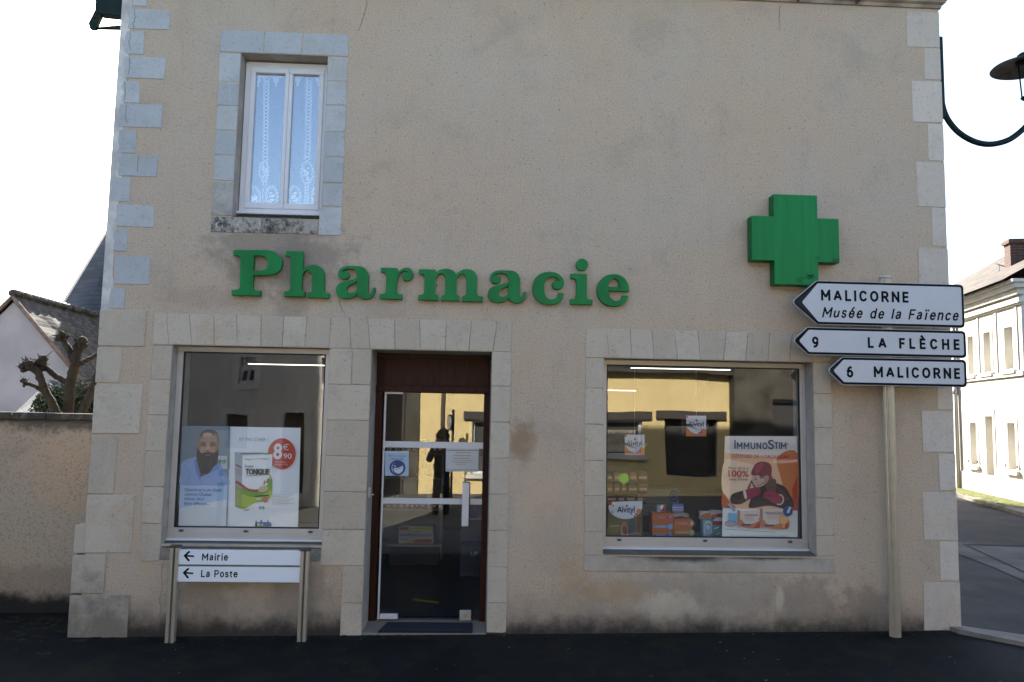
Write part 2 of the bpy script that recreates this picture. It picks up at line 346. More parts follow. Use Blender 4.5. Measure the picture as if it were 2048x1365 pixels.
class Art:
    """flat print on a plane Y: coordinates are points of a zoom of the photograph (ox, oy, scale)"""
    def __init__(s, Y, ox=0, oy=0, sc=1.0, step=.0005):
        s.mb = MB(); s.Y = Y; s.t = (ox, oy, sc); s.k = 0; s.step = step; s.Y0 = Y
    def w(s, x, y): return F(s.t[0]+x*s.t[2], s.t[1]+y*s.t[2], s.Y0)
    def sheet(s, pts, m, th=.002):
        s.mb.prism([s.w(*p) for p in pts], s.Y, s.Y+th, m); s.k = 1
    def poly(s, pts, m):
        y = s.Y-s.k*s.step; s.k += 1; q = [s.w(*p) for p in pts]
        ar = sum(q[i][0]*q[(i+1) % len(q)][1]-q[(i+1) % len(q)][0]*q[i][1] for i in range(len(q)))
        if ar < 0: q = q[::-1]
        s.mb.raw([(a, y, b) for a, b in q], [tuple(range(len(q)))], m)
    def smooth(s, pts, m, n=5): s.poly(sm(pts, n), m)
    def ell(s, cx, cy, rx, ry, m, rot=0, n=28): s.poly(ellp(cx, cy, rx, ry, n, rot), m)
    def ring(s, cx, cy, rx, ry, th, m, n=28, a0=0, a1=360):
        y = s.Y-s.k*s.step; s.k += 1; a = ellp(cx, cy, rx, ry, n, 0, a0, a1); b = ellp(cx, cy, rx-th, ry-th, n, 0, a0, a1); n2 = len(a)
        q = [s.w(*p) for p in a+b]; rng = range(n2 if a1-a0 >= 360 else n2-1)
        s.mb.raw([(u, y, v) for u, v in q], [(i, (i+1) % n2, n2+(i+1) % n2, n2+i)[::-1] for i in rng], m)
    def stroke(s, pts, wd, m):
        L = []; R = []
        for i, p in enumerate(pts):
            a = Vector(pts[max(i-1, 0)]); b = Vector(pts[min(i+1, len(pts)-1)]); d = (b-a).normalized(); n = Vector((-d.y, d.x))*wd/2; p = Vector(p)
            L.append(tuple(p+n)); R.append(tuple(p-n))
        y = s.Y-s.k*s.step; s.k += 1; q = [s.w(*p) for p in L+R]; n = len(pts)
        s.mb.raw([(u, y, v) for u, v in q], [(i, i+1, n+i+1, n+i) for i in range(n-1)], m)
    def bar(s, x0, y0, x1, y1, m): s.poly([(x0, y0), (x1, y0), (x1, y1), (x0, y1)], m)
    def text(s, tx, x0, x1, yb, yt, m, bold=0.0, shear=0.0, sp=1.0):
        """x0, x1 span of the word, yb the baseline and yt the top of its capitals, at its left end"""
        vs, fs = text_geo(tx, bold, shear, sp)
        u0 = min(v[0] for v in vs); u1 = max(v[0] for v in vs)
        X0, Z0 = s.w(x0, yb); X1, _ = s.w(x1, yb); _, Z1 = s.w(x0, yt)
        kx = (X1-X0)/(u1-u0); kz = (Z1-Z0)/CAP; y = s.Y-s.k*s.step; s.k += 1
        s.mb.raw([(X0+(a-u0)*kx, y, Z0+b*kz) for a, b in vs], fs, m)
    def build(s, name, parent=None, **k): return s.mb.build(name, parent, **k)
def path2poly(d, n=8):
    tk = d.split(); subs = []; cur = None; p = None; i = 0
    g = lambda a: tuple(float(q) for q in a.split(','))
    while i < len(tk):
        c = tk[i]
        if c == 'M': p = g(tk[i+1]); cur = [p]; subs.append(cur); i += 2
        elif c == 'L': p = g(tk[i+1]); cur.append(p); i += 2
        elif c == 'Q':
            a, b = g(tk[i+1]), g(tk[i+2])
            for k in range(1, n+1):
                t = k/n; cur.append(tuple((1-t)**2*p[j]+2*t*(1-t)*a[j]+t*t*b[j] for j in (0, 1)))
            p = b; i += 3
        elif c == 'C':
            a, b, e = g(tk[i+1]), g(tk[i+2]), g(tk[i+3])
            for k in range(1, n+1):
                t = k/n; cur.append(tuple((1-t)**3*p[j]+3*t*(1-t)**2*a[j]+3*t*t*(1-t)*b[j]+t**3*e[j] for j in (0, 1)))
            p = e; i += 4
        elif c == 'Z': i += 1
    return subs
# a monoline sign alphabet: width in cap heights, centre lines in percent
SF = {'M': (.86, 'M 0,0 L 0,100 L 50,30 L 100,100 L 100,0'), 'A': (.80, 'M 0,0 L 50,100 L 100,0', 'M 18,30 L 82,30'), 'L': (.56, 'M 0,100 L 0,0 L 100,0'), 'I': (0, 'M 0,0 L 0,100'),
 'C': (.72, 'M 100,74 C 88,112 0,112 0,50 C 0,-12 88,-12 100,26'), 'O': (.78, 'M 100,50 C 100,116 0,116 0,50 C 0,-16 100,-16 100,50'),
 'R': (.68, 'M 0,0 L 0,100 L 55,100 C 108,100 108,46 55,46 L 0,46', 'M 50,46 L 100,0'), 'N': (.72, 'M 0,0 L 0,100 L 100,0 L 100,100'), 'E': (.56, 'M 100,100 L 0,100 L 0,0 L 100,0', 'M 0,52 L 92,52'),
 'È': (.56, 'M 100,100 L 0,100 L 0,0 L 100,0', 'M 0,52 L 92,52', 'M 28,138 L 62,120'), 'F': (.55, 'M 100,100 L 0,100 L 0,0', 'M 0,50 L 90,50'), 'H': (.70, 'M 0,0 L 0,100', 'M 100,0 L 100,100', 'M 0,51 L 100,51'),
 'U': (.72, 'M 0,100 L 0,36 C 0,-12 100,-12 100,36 L 100,100'), 'T': (.62, 'M 50,0 L 50,100', 'M 0,100 L 100,100'), 'Q': (.78, 'M 100,50 C 100,116 0,116 0,50 C 0,-16 100,-16 100,50', 'M 60,25 L 100,0'),
 'P': (.64, 'M 0,0 L 0,100 L 55,100 C 112,100 112,44 55,44 L 0,44'), '9': (.60, 'M 100,69 C 100,110 0,110 0,69 C 0,28 100,28 100,69 C 100,14 62,-8 10,2'), '6': (.60, 'M 0,31 C 0,-10 100,-10 100,31 C 100,72 0,72 0,31 C 0,86 38,108 90,98'),
 'a': (.54, 'M 6,56 C 15,79 92,80 92,52 L 92,8 L 100,0', 'M 92,42 C 60,40 0,42 0,19 C 0,-8 70,-6 92,20'), 'c': (.52, 'M 100,54 C 88,82 0,82 0,36 C 0,-10 88,-10 100,18'),
 'd': (.58, 'M 100,100 L 100,0', 'M 100,36 C 100,85 0,85 0,36 C 0,-13 100,-13 100,36'), 'e': (.56, 'M 0,38 L 100,38 C 100,85 0,85 0,36 C 0,-12 86,-10 97,17'), 'é': (.56, 'M 0,38 L 100,38 C 100,85 0,85 0,36 C 0,-12 86,-10 97,17', 'M 42,90 L 72,110'),
 'l': (0, 'M 0,100 L 0,0'), 'i': (0, 'M 0,66 L 0,0', 'M 0,98 L 0,101'), 'ï': (.34, 'M 50,66 L 50,0', 'M -12,98 L -12,101', 'M 112,98 L 112,101'), 'n': (.54, 'M 0,72 L 0,0', 'M 0,42 C 6,78 100,88 100,46 L 100,0'),
 'o': (.58, 'M 100,36 C 100,85 0,85 0,36 C 0,-13 100,-13 100,36'), 'r': (.42, 'M 0,72 L 0,0', 'M 0,40 C 8,70 50,76 100,70'), 's': (.50, 'M 94,55 C 80,80 5,78 5,54 C 5,31 98,43 98,18 C 98,-9 10,-7 2,18'),
 't': (.42, 'M 36,92 L 36,18 C 36,-3 70,-3 100,2', 'M -22,70 L 112,70'), 'u': (.54, 'M 0,72 L 0,24 C 0,-14 92,-6 100,30', 'M 100,72 L 100,0')}
def stroke_text(A, tx, x0, x1, yb, yt, m, w=.17, shear=0.0):
    X0, Z0 = A.w(x0, yb); X1, _ = A.w(x1, yb); _, Z1 = A.w(x0, yt); H = Z1-Z0
    Wd = lambda ch: .34 if ch == ' ' else max(SF[ch][0], w)
    gap = ((X1-X0)/H-shear*.7-sum(Wd(c) for c in tx))/max(1, len(tx)-1); u = 0; k = 0
    for ch in tx:
        if ch != ' ':
            for d in SF[ch][1:]:
                for P in path2poly(d, 9):
                    q = [Vector((u+w/2+x/100*(Wd(ch)-w), w/2+z/100*(1-w))) for x, z in P]
                    cl = (q[0]-q[-1]).length < 1e-5 and len(q) > 3
                    if cl: q = q[:-1]
                    if d.count('C') == 0 and len(q) > 2:
                        for a, b in zip(q, q[1:]):
                            dd = (b-a).normalized(); nn = Vector((-dd.y, dd.x))*w/2; ee = dd*(w/2 if min(abs(dd.x), abs(dd.y)) < .02 else w*.12); a2, b2 = a-ee, b+ee
                            y = A.Y-A.k*A.step-k*.00004; k += 1
                            A.mb.raw([(X0+(v.x+shear*v.y)*H, y, Z0+v.y*H) for v in (a2-nn, b2-nn, b2+nn, a2+nn)], [(0, 1, 2, 3)], m)
                        continue
                    n = len(q); L_ = []; R2 = []
                    for i in range(n):
                        a = q[i-1] if (i or cl) else None; b = q[(i+1) % n] if (i < n-1 or cl) else None
                        d1 = (q[i]-a).normalized() if a is not None else (b-q[i]).normalized(); d2 = (b-q[i]).normalized() if b is not None else d1
                        n1 = Vector((-d1.y, d1.x)); n2 = Vector((-d2.y, d2.x)); mm = (n1+n2)*(1/max(.35, 1+n1.dot(n2)))
                        e = Vector((0, 0))
                        if not cl and len(q) == 2 or (not cl and i in (0, n-1)): e = (-d1 if i == 0 else d1)*(w/2 if ch not in 'cCaesu69t' else w*.05)
                        L_.append(q[i]+e+mm*w/2); R2.append(q[i]+e-mm*w/2)
                    y = A.Y-A.k*A.step-k*.00004; k += 1; V = L_+R2
                    A.mb.raw([(X0+(v.x+shear*v.y)*H, y, Z0+v.y*H) for v in V], [((i+1) % n, i, n+i, n+(i+1) % n) for i in range(n if cl else n-1)], m)
        u += Wd(ch)+gap
    A.k += 2
def rounded(pts, r, n=5):
    out = []; N_ = len(pts)
    for i in range(N_):
        p = Vector(pts[i]); a = (Vector(pts[i-1])-p); b = (Vector(pts[(i+1) % N_])-p); la, lb = a.length, b.length; a.normalize(); b.normalize()
        h = a.angle(b)/2; t = min(r/math.tan(h), la*.45, lb*.45); rr = t*math.tan(h)
        c = p+(a+b).normalized()*rr/math.sin(h); s0 = p+a*t-c; s1 = p+b*t-c; ang = s0.angle(s1)
        for k in range(n+1):
            f = k/n; v = (s0*math.sin((1-f)*ang)+s1*math.sin(f*ang))/math.sin(ang) if ang > 1e-4 else s0
            out.append(tuple(c+v))
    return out
def wall_open(mb, x0, x1, z0, z1, holes, y0, y1, m, mr=None):
    """wall face at y0 with openings, their reveals back to y1"""
    xs = sorted({x0, x1, *[h[0] for h in holes], *[h[1] for h in holes]}); zs = sorted({z0, z1, *[h[2] for h in holes], *[h[3] for h in holes]})
    for i in range(len(xs)-1):
        for j in range(len(zs)-1):
            cx, cz = (xs[i]+xs[i+1])/2, (zs[j]+zs[j+1])/2
            if any(h[0] < cx < h[1] and h[2] < cz < h[3] for h in holes): continue
            mb.quad((xs[i], y0, zs[j]), (xs[i+1], y0, zs[j]), (xs[i+1], y0, zs[j+1]), (xs[i], y0, zs[j+1]), m)
    mr = mr or m
    for a, b, c, d in holes:
        mb.quad((a, y0, c), (a, y0, d), (a, y1, d), (a, y1, c), mr); mb.quad((b, y0, c), (b, y1, c), (b, y1, d), (b, y0, d), mr)
        mb.quad((a, y0, d), (b, y0, d), (b, y1, d), (a, y1, d), mr); mb.quad((a, y0, c), (a, y1, c), (b, y1, c), (b, y0, c), mr)
def tint(o):
    """a random value for each block, so that stones differ"""
    me = o.data; at = me.attributes.new('tint', 'FLOAT', 'FACE'); p = list(range(len(me.vertices)))
    def find(a):
        while p[a] != a: p[a] = p[p[a]]; a = p[a]
        return a
    for e in me.edges:
        a, b = find(e.vertices[0]), find(e.vertices[1])
        if a != b: p[a] = b
    rv = {}
    for f in me.polygons:
        r = find(f.vertices[0]); rv.setdefault(r, random.random()); at.data[f.index].value = rv[r]
    return o
def dup(root, shift, label=None, rz=None):
    r = root.copy(); COL.objects.link(r); r.location = root.location+Vector(shift)
    if rz is not None: r.rotation_euler = (0, 0, rz)
    if label: r['label'] = label
    for ch in list(root.children):
        c = ch.copy(); COL.objects.link(c); c.parent = r
        for g in ch.children:
            d = g.copy(); COL.objects.link(d); d.parent = c
    return r
# ================================================================ GROUND
def zpoly(pts, z, m, name, kind='structure', label=None, cat=None):
    mb = MB(); mb.poly3([(x, y, z) for x, y in pts], m); return tag(mb.build(name, None, False), label, cat, None, kind)
mb = MB(); XS = [-300, -6.087, 6.957, 300]; YS = [-300, -60, 0, 60, 600]
vs = [(x, y, gz(x)) for y in YS for x in XS]
mb.raw(vs, [(j*4+i, j*4+i+1, (j+1)*4+i+1, (j+1)*4+i) for j in range(4) for i in range(3)], ASPH)
tag(mb.build('ground', None, False), kind='structure')
STREET = asphalt_mat('worn_street_asphalt', (.13, .12, .105), 0, .3)
mb = MB(); xs_ = [-40, -6.087, 6.957, 40]
for a, b in zip(xs_, xs_[1:]): mb.quad((a, -14, gz(a)+.004), (b, -14, gz(b)+.004), (b, -3.2, gz(b)+.004), (a, -3.2, gz(a)+.004), STREET)
tag(mb.build('street', None, False), kind='structure')
# side street on the right: asphalt, concrete gutter strip, far kerb, sandy pavement with moss along the house
RX = [G(1905, 1252), G(2048, 1284), G(2300, 1345)]
def ribbon(a, b, z, m, name, **k): return zpoly(a+b[::-1], z, m, name, **k)
near = [G(1900, 1253), G(2300, 1338)]; near2 = [G(1880, 1246), G(2300, 1322)]
def px(*l): return [G(*q, .056) for q in l]
ribbon(px((1700, 1205), (1917, 1254), (2048, 1284), (2500, 1388)), px((1700, 962), (1917, 998), (2048, 1036), (2500, 1150)), .054, ROAD, 'side_street')
ribbon(px((1700, 1165), (1917, 1252), (2048, 1271), (2500, 1345)), px((1700, 1190), (1917, 1260), (2048, 1286), (2500, 1372)), .060, KERB, 'near_kerb')
KF = px((1700, 1190), (1917, 1260), (2048, 1286), (2500, 1372)); mb = MB()
for (ax, ay), (bx, by) in zip(KF, KF[1:]): mb.poly3([(ax, ay, -.06), (bx, by, -.06), (bx, by, .0598), (ax, ay, .0598)], KERB)
tag(mb.build('kerb_face', None, False), kind='structure')
ribbon(px((1860, 1056), (1917, 1085), (1985, 1093), (2060, 1094), (2500, 1092)), px((1860, 1078), (1917, 1109), (1985, 1135), (2060, 1168), (2500, 1340)), .062, CONC, 'gutter_strip')
mb = MB()
for a, b, wd in (((1925, 1088), (2060, 1150), 2.4), ((1935, 1090), (2060, 1093), 2.4)):
    q = px((a[0], a[1]), (b[0], b[1]), (b[0], b[1]+wd), (a[0], a[1]+wd*.7)); mb.poly3([(x, y, .067) for x, y in q], ASPH)
tag(mb.build('gutter_joint', None, False), kind='structure')
kb = px((1700, 952), (1917, 995), (2048, 1034), (2500, 1180)); kt = px((1700, 947), (1917, 990), (2048, 1024), (2500, 1155))
mb = MB()
for i in range(3):
    (ax, ay), (bx, by) = kb[i], kb[i+1]; (cx, cy), (dx, dy) = kt[i], kt[i+1]
    mb.poly3([(ax, ay, .05), (bx, by, .05), (bx, by, .13), (ax, ay, .13)], KERB); mb.poly3([(ax, ay, .13), (bx, by, .13), (dx, dy, .134), (cx, cy, .134)], KERB)
tag(mb.build('far_kerb', None, False), kind='structure')
ribbon(px((1700, 948), (1917, 991), (2048, 1025), (2500, 1158)), px((1700, 900), (1917, 960), (2048, 985), (2500, 1060)), .128, PAVE, 'pavement')
def mossy(xa, xb, fy, n, seed, zb, name, label, rmin=.02, rmax=.06, mat=None):
    rnd = random.Random(seed); mb = MB()
    for k in range(n):
        t = rnd.random(); x, y = fy(t, rnd); r = rnd.uniform(rmin, rmax)
        pts = []
        for j in range(7):
            a = j*math.tau/7; q = r*rnd.uniform(.6, 1.2); pts.append((x+q*math.cos(a), y+q*math.sin(a), zb(x)))
        mb.raw(pts+[(x, y, zb(x)+r*.25)], [(j, (j+1) % 7, 7) for j in range(7)], mat or MOSS, True)
    return tag(mb.build(name, None, False), label, 'moss', None, 'stuff')
A_, B_ = Vector(G(1912, 976, .13)), Vector(G(2062, 1014, .13))
def housemoss(t, r):
    p = A_.lerp(B_, t); return p.x-abs(r.gauss(0, .35))*(.4+.6*t), p.y-r.uniform(0, .25)
mossy(0, 0, housemoss, 900, 3, lambda x: .130, 'moss', 'yellow green moss strip on the pavement along the white house', .04, .12)
XLm = -3.3
MOSSD = simple('dark_wet_moss', (.009, .010, .004), .95, .5, 9, .8, 50)
mossy(0, 0, lambda t, r: (XLm+t*7.6, -.012-abs(r.gauss(0, .07))), 1300, 14, lambda x: gz(x)+.002, 'moss', 'dark moss and grit along the foot of the pharmacy wall', .006, .022, MOSSD)
mossy(0, 0, lambda t, r: (-7.5+t*4.4, .72-abs(r.gauss(0, .5))), 500, 4, lambda x: gz(x)+.002, 'moss', 'dark moss on the asphalt at the foot of the garden wall', .015, .05, MOSSD)
rnd = random.Random(11); mb = MB()
for k in range(85):
    x = rnd.uniform(-4.2, 4.6); y = -rnd.random()**1.3*1.9-.06; r = rnd.uniform(.004, .012); a = rnd.random()*3
    q = [(x+r*math.cos(a+j*1.57)*rnd.uniform(.5, 1.4), y+r*math.sin(a+j*1.57)*rnd.uniform(.5, 1), gz(x)+.006+.004*(j % 2)) for j in range(4)]
    mb.poly3(q, KERB if rnd.random() < .6 else PAVE)
tag(mb.build('litter', None, False), 'tiny pale petals and grit scattered over the dark pavement', 'litter', None, 'stuff')
# ================================================================ PHARMACY BUILDING
XL, XR, ZT, DEP, WT = -3.27, 4.395, 5.83, 9.0, .46
OU = (-2.185, -1.40, 3.585, 5.115)           # upper window opening
OL = (-2.64, -1.276, .708, 2.424)            # left shop window
OD = (-.905, .163, -.10, 2.423)             # door
ORR = (1.175, 3.092, .665, 2.39)            # right shop window
B = thing('pharmacy_building', 'two storey beige roughcast pharmacy with stone corners and a brown framed glass door', 'building', (.56, 0, 0))
mb = MB()
wall_open(mb, XL, XR, -.3, ZT+.3, [OU, OL, OD, ORR], 0, WT, PLASTER, REVEAL)
wall_open(mb, XL+.4, XR-.4, -.05, 2.75, [OL, (OD[0], OD[1], -.05, OD[3]), ORR], WT, WT, INTW)
for x in (XL, XR): mb.quad((x, 0, -.3), (x, DEP, -.3), (x, DEP, ZT+.3), (x, 0, ZT+.3), PLASTER)
mb.quad((XL, DEP, -.3), (XR, DEP, -.3), (XR, DEP, ZT+.3), (XL, DEP, ZT+.3), PLASTER)
mb.build('wall', B)
mb = MB()                                    # rooms behind the openings
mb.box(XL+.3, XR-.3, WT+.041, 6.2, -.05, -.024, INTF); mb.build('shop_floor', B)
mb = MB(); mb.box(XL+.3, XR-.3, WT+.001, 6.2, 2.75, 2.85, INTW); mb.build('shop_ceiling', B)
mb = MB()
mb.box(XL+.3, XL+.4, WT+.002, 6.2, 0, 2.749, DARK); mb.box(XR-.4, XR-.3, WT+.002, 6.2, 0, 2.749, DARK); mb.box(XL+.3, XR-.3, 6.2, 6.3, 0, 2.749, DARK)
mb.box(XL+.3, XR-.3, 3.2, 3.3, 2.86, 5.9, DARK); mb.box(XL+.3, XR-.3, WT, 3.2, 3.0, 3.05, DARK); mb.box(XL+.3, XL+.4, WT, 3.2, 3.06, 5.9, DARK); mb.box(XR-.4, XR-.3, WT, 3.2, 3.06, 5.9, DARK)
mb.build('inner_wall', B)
# roof, cornice, gutter
mb = MB()
RY, RZ = DEP/2, 11.0
for (ya, za, yb, zb) in ((-.34, 6.12, RY, RZ), (DEP+.34, 6.12, RY, RZ)):
    for dz in (0, .08):
        mb.quad((XL-.1, ya, za+dz), (XR+.12, ya, za+dz), (XR+.12, yb, zb+dz), (XL-.1, yb, zb+dz), DARK)
    for x in (XL-.1, XR+.12): mb.quad((x, ya, za), (x, yb, zb), (x, yb, zb+.08), (x, ya, za+.08), DARK)
    mb.quad((XL-.1, ya, za), (XR+.12, ya, za), (XR+.12, ya, za+.08), (XL-.1, ya, za+.08), DARK)
for x in (XL, XR): mb.raw([(x, 0, ZT+.29), (x, DEP, ZT+.29), (x, RY, RZ-.02)], [(0, 1, 2)], PLASTER)
mb.build('roof', B)
CORN = simple('cornice_stone', (.33, .27, .22), .85, .35, 4, .4)
mb = MB()
prof = [(0, 0), (.018, .0), (.022, .03), (.05, .045), (.05, .06), (.085, .085), (.115, .12), (.12, .15), (.135, .155), (.135, .20), (0, .20)]
pv = [(-a, ZT+b) for a, b in prof]
for i in range(len(pv)-1):
    (ya, za), (yb, zb) = pv[i], pv[i+1]
    mb.quad((XL, ya, za), (XR-ya, ya, za), (XR-yb, yb, zb), (XL, yb, zb), CORN)
    mb.quad((XR-ya, ya, za), (XR-ya, .6, za), (XR-yb, .6, zb), (XR-yb, yb, zb), CORN)
for x in (-2.3, -1.2, -.1, .95, 2.0, 3.0, 3.57): mb.box(x, x+.012, -.142, -.002, ZT+.001, ZT+.202, SILLST)
mb.box(XR-.001, XR+.134, .6, .62, ZT, ZT+.2, CORN); mb.build('cornice', B)
mb = MB(); mb.box(XL-.1, XR+.15, -.19, -.02, ZT+.202, ZT+.30, simple('zinc_gutter', (.16, .17, .19), .5, .1, 4, 0, 80, .3), .01); mb.build('gutter', B)
# ---- stone blocks
def blocks(name, polys, m, y0=-.007, bev=.003, gap=.0035, parent=B, back=None, mortar=MORTAR, wrap=None):
    mb = MB()
    for q in polys:
        cx = sum(p[0] for p in q)/len(q); cz = sum(p[1] for p in q)/len(q); hx = max(abs(p[0]-cx) for p in q); hz = max(abs(p[1]-cz) for p in q)
        pts = [(cx+(x-cx)*(1-gap/2/hx)-math.copysign(random.random()**2*.006, x-cx), cz+(z-cz)*(1-gap/2/hz)-math.copysign(random.random()**2*.006, z-cz)) for x, z in q]
        if len(q) == 4 and random.random() < .6:           # a chipped corner
            k = random.randrange(4); p, a, b = Vector(pts[k]), Vector(pts[k-1]), Vector(pts[(k+1) % 4]); c1, c2 = random.uniform(.008, .03), random.uniform(.006, .02)
            pts[k:k+1] = [tuple(p+(a-p).normalized()*c1), tuple(p+(a-p).normalized()*c1*.35+(b-p).normalized()*c2*.4), tuple(p+(b-p).normalized()*c2)]
        mb.prism(pts, y0+random.uniform(-.0015, .0015), -.0009 if not wrap else wrap, m, bev)
    o = mb.build(name, parent); tint(o)
    if back:
        mb2 = MB()
        for q in back:
            cx = sum(p[0] for p in q)/len(q); cz = sum(p[1] for p in q)/len(q)
            mb2.prism([(x-math.copysign(.004, x-cx), z-math.copysign(.004, z-cz)) for x, z in q], y0+.0035, -.0006, mortar)
        mb2.build('mortar_bed', o)
    return o
def rq(x0, x1, z0, z1): return [(x0, z0), (x1, z0), (x1, z1), (x0, z1)]
def zz(x, y): return F(x, y)[1]
def xx(x, y): return F(x, y)[0]
# upper window surround
ux0, ux1, uz0, uz1 = -2.375, -1.212, 3.44, 5.327
st = []
tp = [(-2.375, -1.985), (-1.98, -1.638), (-1.632, -1.212)]
for a, b in tp: st.append(rq(a, b, OU[3], uz1))
for i, (a, b) in enumerate(((152, 283), (286, 390), (393, 502), (505, 614), (617, 733))):
    st.append(rq(ux0, OU[0], zz(445, 40+b*.4396), zz(445, 40+a*.4396)))
stl = [rq(ux0, OU[0], 3.586, zz(445, 40+736*.4396))]
for a, b in ((170, 279), (281, 391), (394, 511), (513, 624), (626, 743), (745, 850)):
    st.append(rq(OU[1], ux1, zz(670, 40+b*.4396), zz(670, 40+a*.4396)))
st.append(rq(OU[1]-.02, ux1, uz0, zz(670, 40+853*.4396)))
blocks('upper_window_surround', st, BLUE, back=[rq(ux0, ux1, OU[3], uz1), rq(ux0, OU[0], uz0+.2, OU[3]), rq(OU[1], ux1, uz0, OU[3])])
blocks('upper_window_sill', [rq(ux0, -1.92, uz0, 3.583), rq(-1.92, -1.65, uz0, 3.583), rq(-1.65, OU[1]-.02, uz0, 3.583)], sooty_mat())
blocks('sooty_jamb_stone', stl, stone_mat('sooty_jamb', (.42, .40, .37), (.48, .455, .425), .3, 3.63))
mb = MB()
mb.poly3([(OU[0]+.002, .2, 3.65), (OU[1]-.002, .2, 3.65), (OU[1]-.002, -.004, 3.59), (OU[0]+.002, -.004, 3.59)][::-1], SILLST); mb.build('window_ledge', B)
# shop surrounds
st = []
tj = [310, 333, 378.5, 428, 473.5, 523, 569, 615, 662, 700, 735, 789.5, 839.5, 893, 943, 995, 1023]
bj = [297, 337, 383.5, 428.5, 475, 521, 564, 609, 658, 702, 741, 791, 841, 890.5, 938, 986, 1023]
T = 2.70
tX = [xx(a, 633) for a in tj]; bX = [xx(a, 697) for a in bj]; tX[0] = bX[0] = -2.815; tX[-1] = bX[-1] = .338
for i in range(16): st.append([(bX[i], 2.4245), (bX[i+1], 2.4245), (tX[i+1], T), (tX[i], T)])
lj = [691, 759, 830, 902, 974, 1047, 1123]
for a, b in zip(lj, lj[1:]): st.append(rq(-2.815, OL[0], zz(300, b), zz(300, a)))
pj = [697, 769.5, 841, 912.7, 984, 1059.5]
for a, b in zip(pj, pj[1:]):
    if a == 697: st += [rq(OL[1], -1.075, zz(700, b), 2.4245), rq(-1.075, OD[0], zz(700, b), 2.4245)]
    else: st.append(rq(OL[1], OD[0], zz(700, b), zz(700, a)))
for a, b in ((1059.5, 1132), (1132, 1206), (1206, 1274)): st.append(rq(-1.09 if a > 1100 else OL[1], OD[0], zz(705, b), zz(705, a)))
dj = [703.5, 773.5, 844.5, 917, 989, 1061.5, 1134.5, 1206, 1266]
for a, b in zip(dj, dj[1:]): st.append(rq(OD[1], .338, zz(1000, b), min(2.4245, zz(1000, a))))
blocks('shop_front_surround', st, STONE, gap=.0025, bev=.002, mortar=MORTD, back=[rq(-2.815, .338, 2.4245, T), rq(-2.815, OL[0], .6, 2.4245), rq(OL[1], OD[0], .68, 2.4245), rq(-1.09, OD[0], 0, .68), rq(OD[1], .338, .0, 2.4245)])
blocks('under_sill_stone', [rq(-2.64, -2.35, .575, .684), rq(-2.35, -1.9, .575, .684), rq(-1.9, -1.276, .575, .684)], stone_mat('damp_sill_stone', (.26, .235, .21), (.36, .33, .29), .9, .62))
st = []
tj = [1172, 1212, 1259, 1303, 1349, 1395, 1452, 1495.6, 1539, 1584, 1630, 1664]; bj = [1172, 1218.6, 1263.5, 1308, 1355, 1400, 1446, 1490, 1535, 1578.6, 1624, 1664]
tX = [xx(a, 662) for a in tj]; bX = [xx(a, 720) for a in bj]; tX[0] = bX[0] = 1.003; tX[-1] = bX[-1] = 3.262
for i in range(11): st.append([(bX[i], 2.391), (bX[i+1], 2.391), (tX[i+1], 2.655), (tX[i], 2.655)])
a_ = [716, 777, 849.5, 922, 991.7, 1064, 1112]
for a, b in zip(a_, a_[1:]): st.append(rq(1.003, ORR[0], zz(1190, b), min(2.391, zz(1190, a))))
a_ = [724, 788, 856, 930, 997, 1072, 1113]
for a, b in zip(a_, a_[1:]): st.append(rq(ORR[1], 3.262, zz(1650, b), min(2.391, zz(1650, a))))
blocks('shop_window_surround', st, STONE, gap=.0025, bev=.002, mortar=MORTD, back=[rq(1.003, 3.262, 2.391, 2.655), rq(1.003, ORR[0], .66, 2.391), rq(ORR[1], 3.262, .66, 2.391)])
blocks('window_base_stone', [rq(1.003, 3.262, .51, .649)], base_mat(), gap=.001)
for o_ in (OL, ORR):                         # weathered stone sills
    mb = MB(); x0, x1 = o_[0]+.001, o_[1]-.001; zt, zf = (o_[2]+.022, o_[2]-.024) if o_ is OL else (o_[2]+.017, o_[2]-.002)
    vs = [(x, y, z) for x in (x0, x1) for y, z in ((.14, zt), (-.011, zf+.006), (-.011, zf-.004), (.14, zf-.004))]
    b, f = mb.raw(vs, [(0, 1, 2, 3), (4, 7, 6, 5), (0, 4, 5, 1), (1, 5, 6, 2), (2, 6, 7, 3), (0, 3, 7, 4)], SILLST)
    bmesh.ops.bevel(mb.bm, geom=list({e for q in f for e in q.edges}), offset=.006, segments=2, affect='EDGES'); mb.build('shop_sill', B)
# hairline cracks in the render
A = Art(-.0085)
CRK = simple('crack_shadow', (.12, .09, .07), .95)
for pts in ([(735, -5), (731, 22), (722, 48), (716, 66)], [(678, 600), (681, 612), (684, 620), (690, 628)], [(326, 1126), (323, 1150), (325, 1172), (319, 1200), (322, 1222), (318, 1236)], [(1560, 10), (1557, 40), (1562, 66)], [(268, 20), (271, 34), (266, 48), (268, 60)], [(262, 66), (258, 84), (263, 106)], [(258, 116), (260, 134), (256, 156)], [(249, 164), (252, 186), (248, 205)], [(254, 210), (251, 230), (255, 250)], [(276, 312), (275, 352)]):
    q = []
    for (a, b), (c, d) in zip(pts, pts[1:]):
        for k in range(5): q.append((a+(c-a)*k/5+random.uniform(-1.2, 1.2), b+(d-b)*k/5))
    A.stroke(q, .7, CRK)
A.build('wall_crack', B)
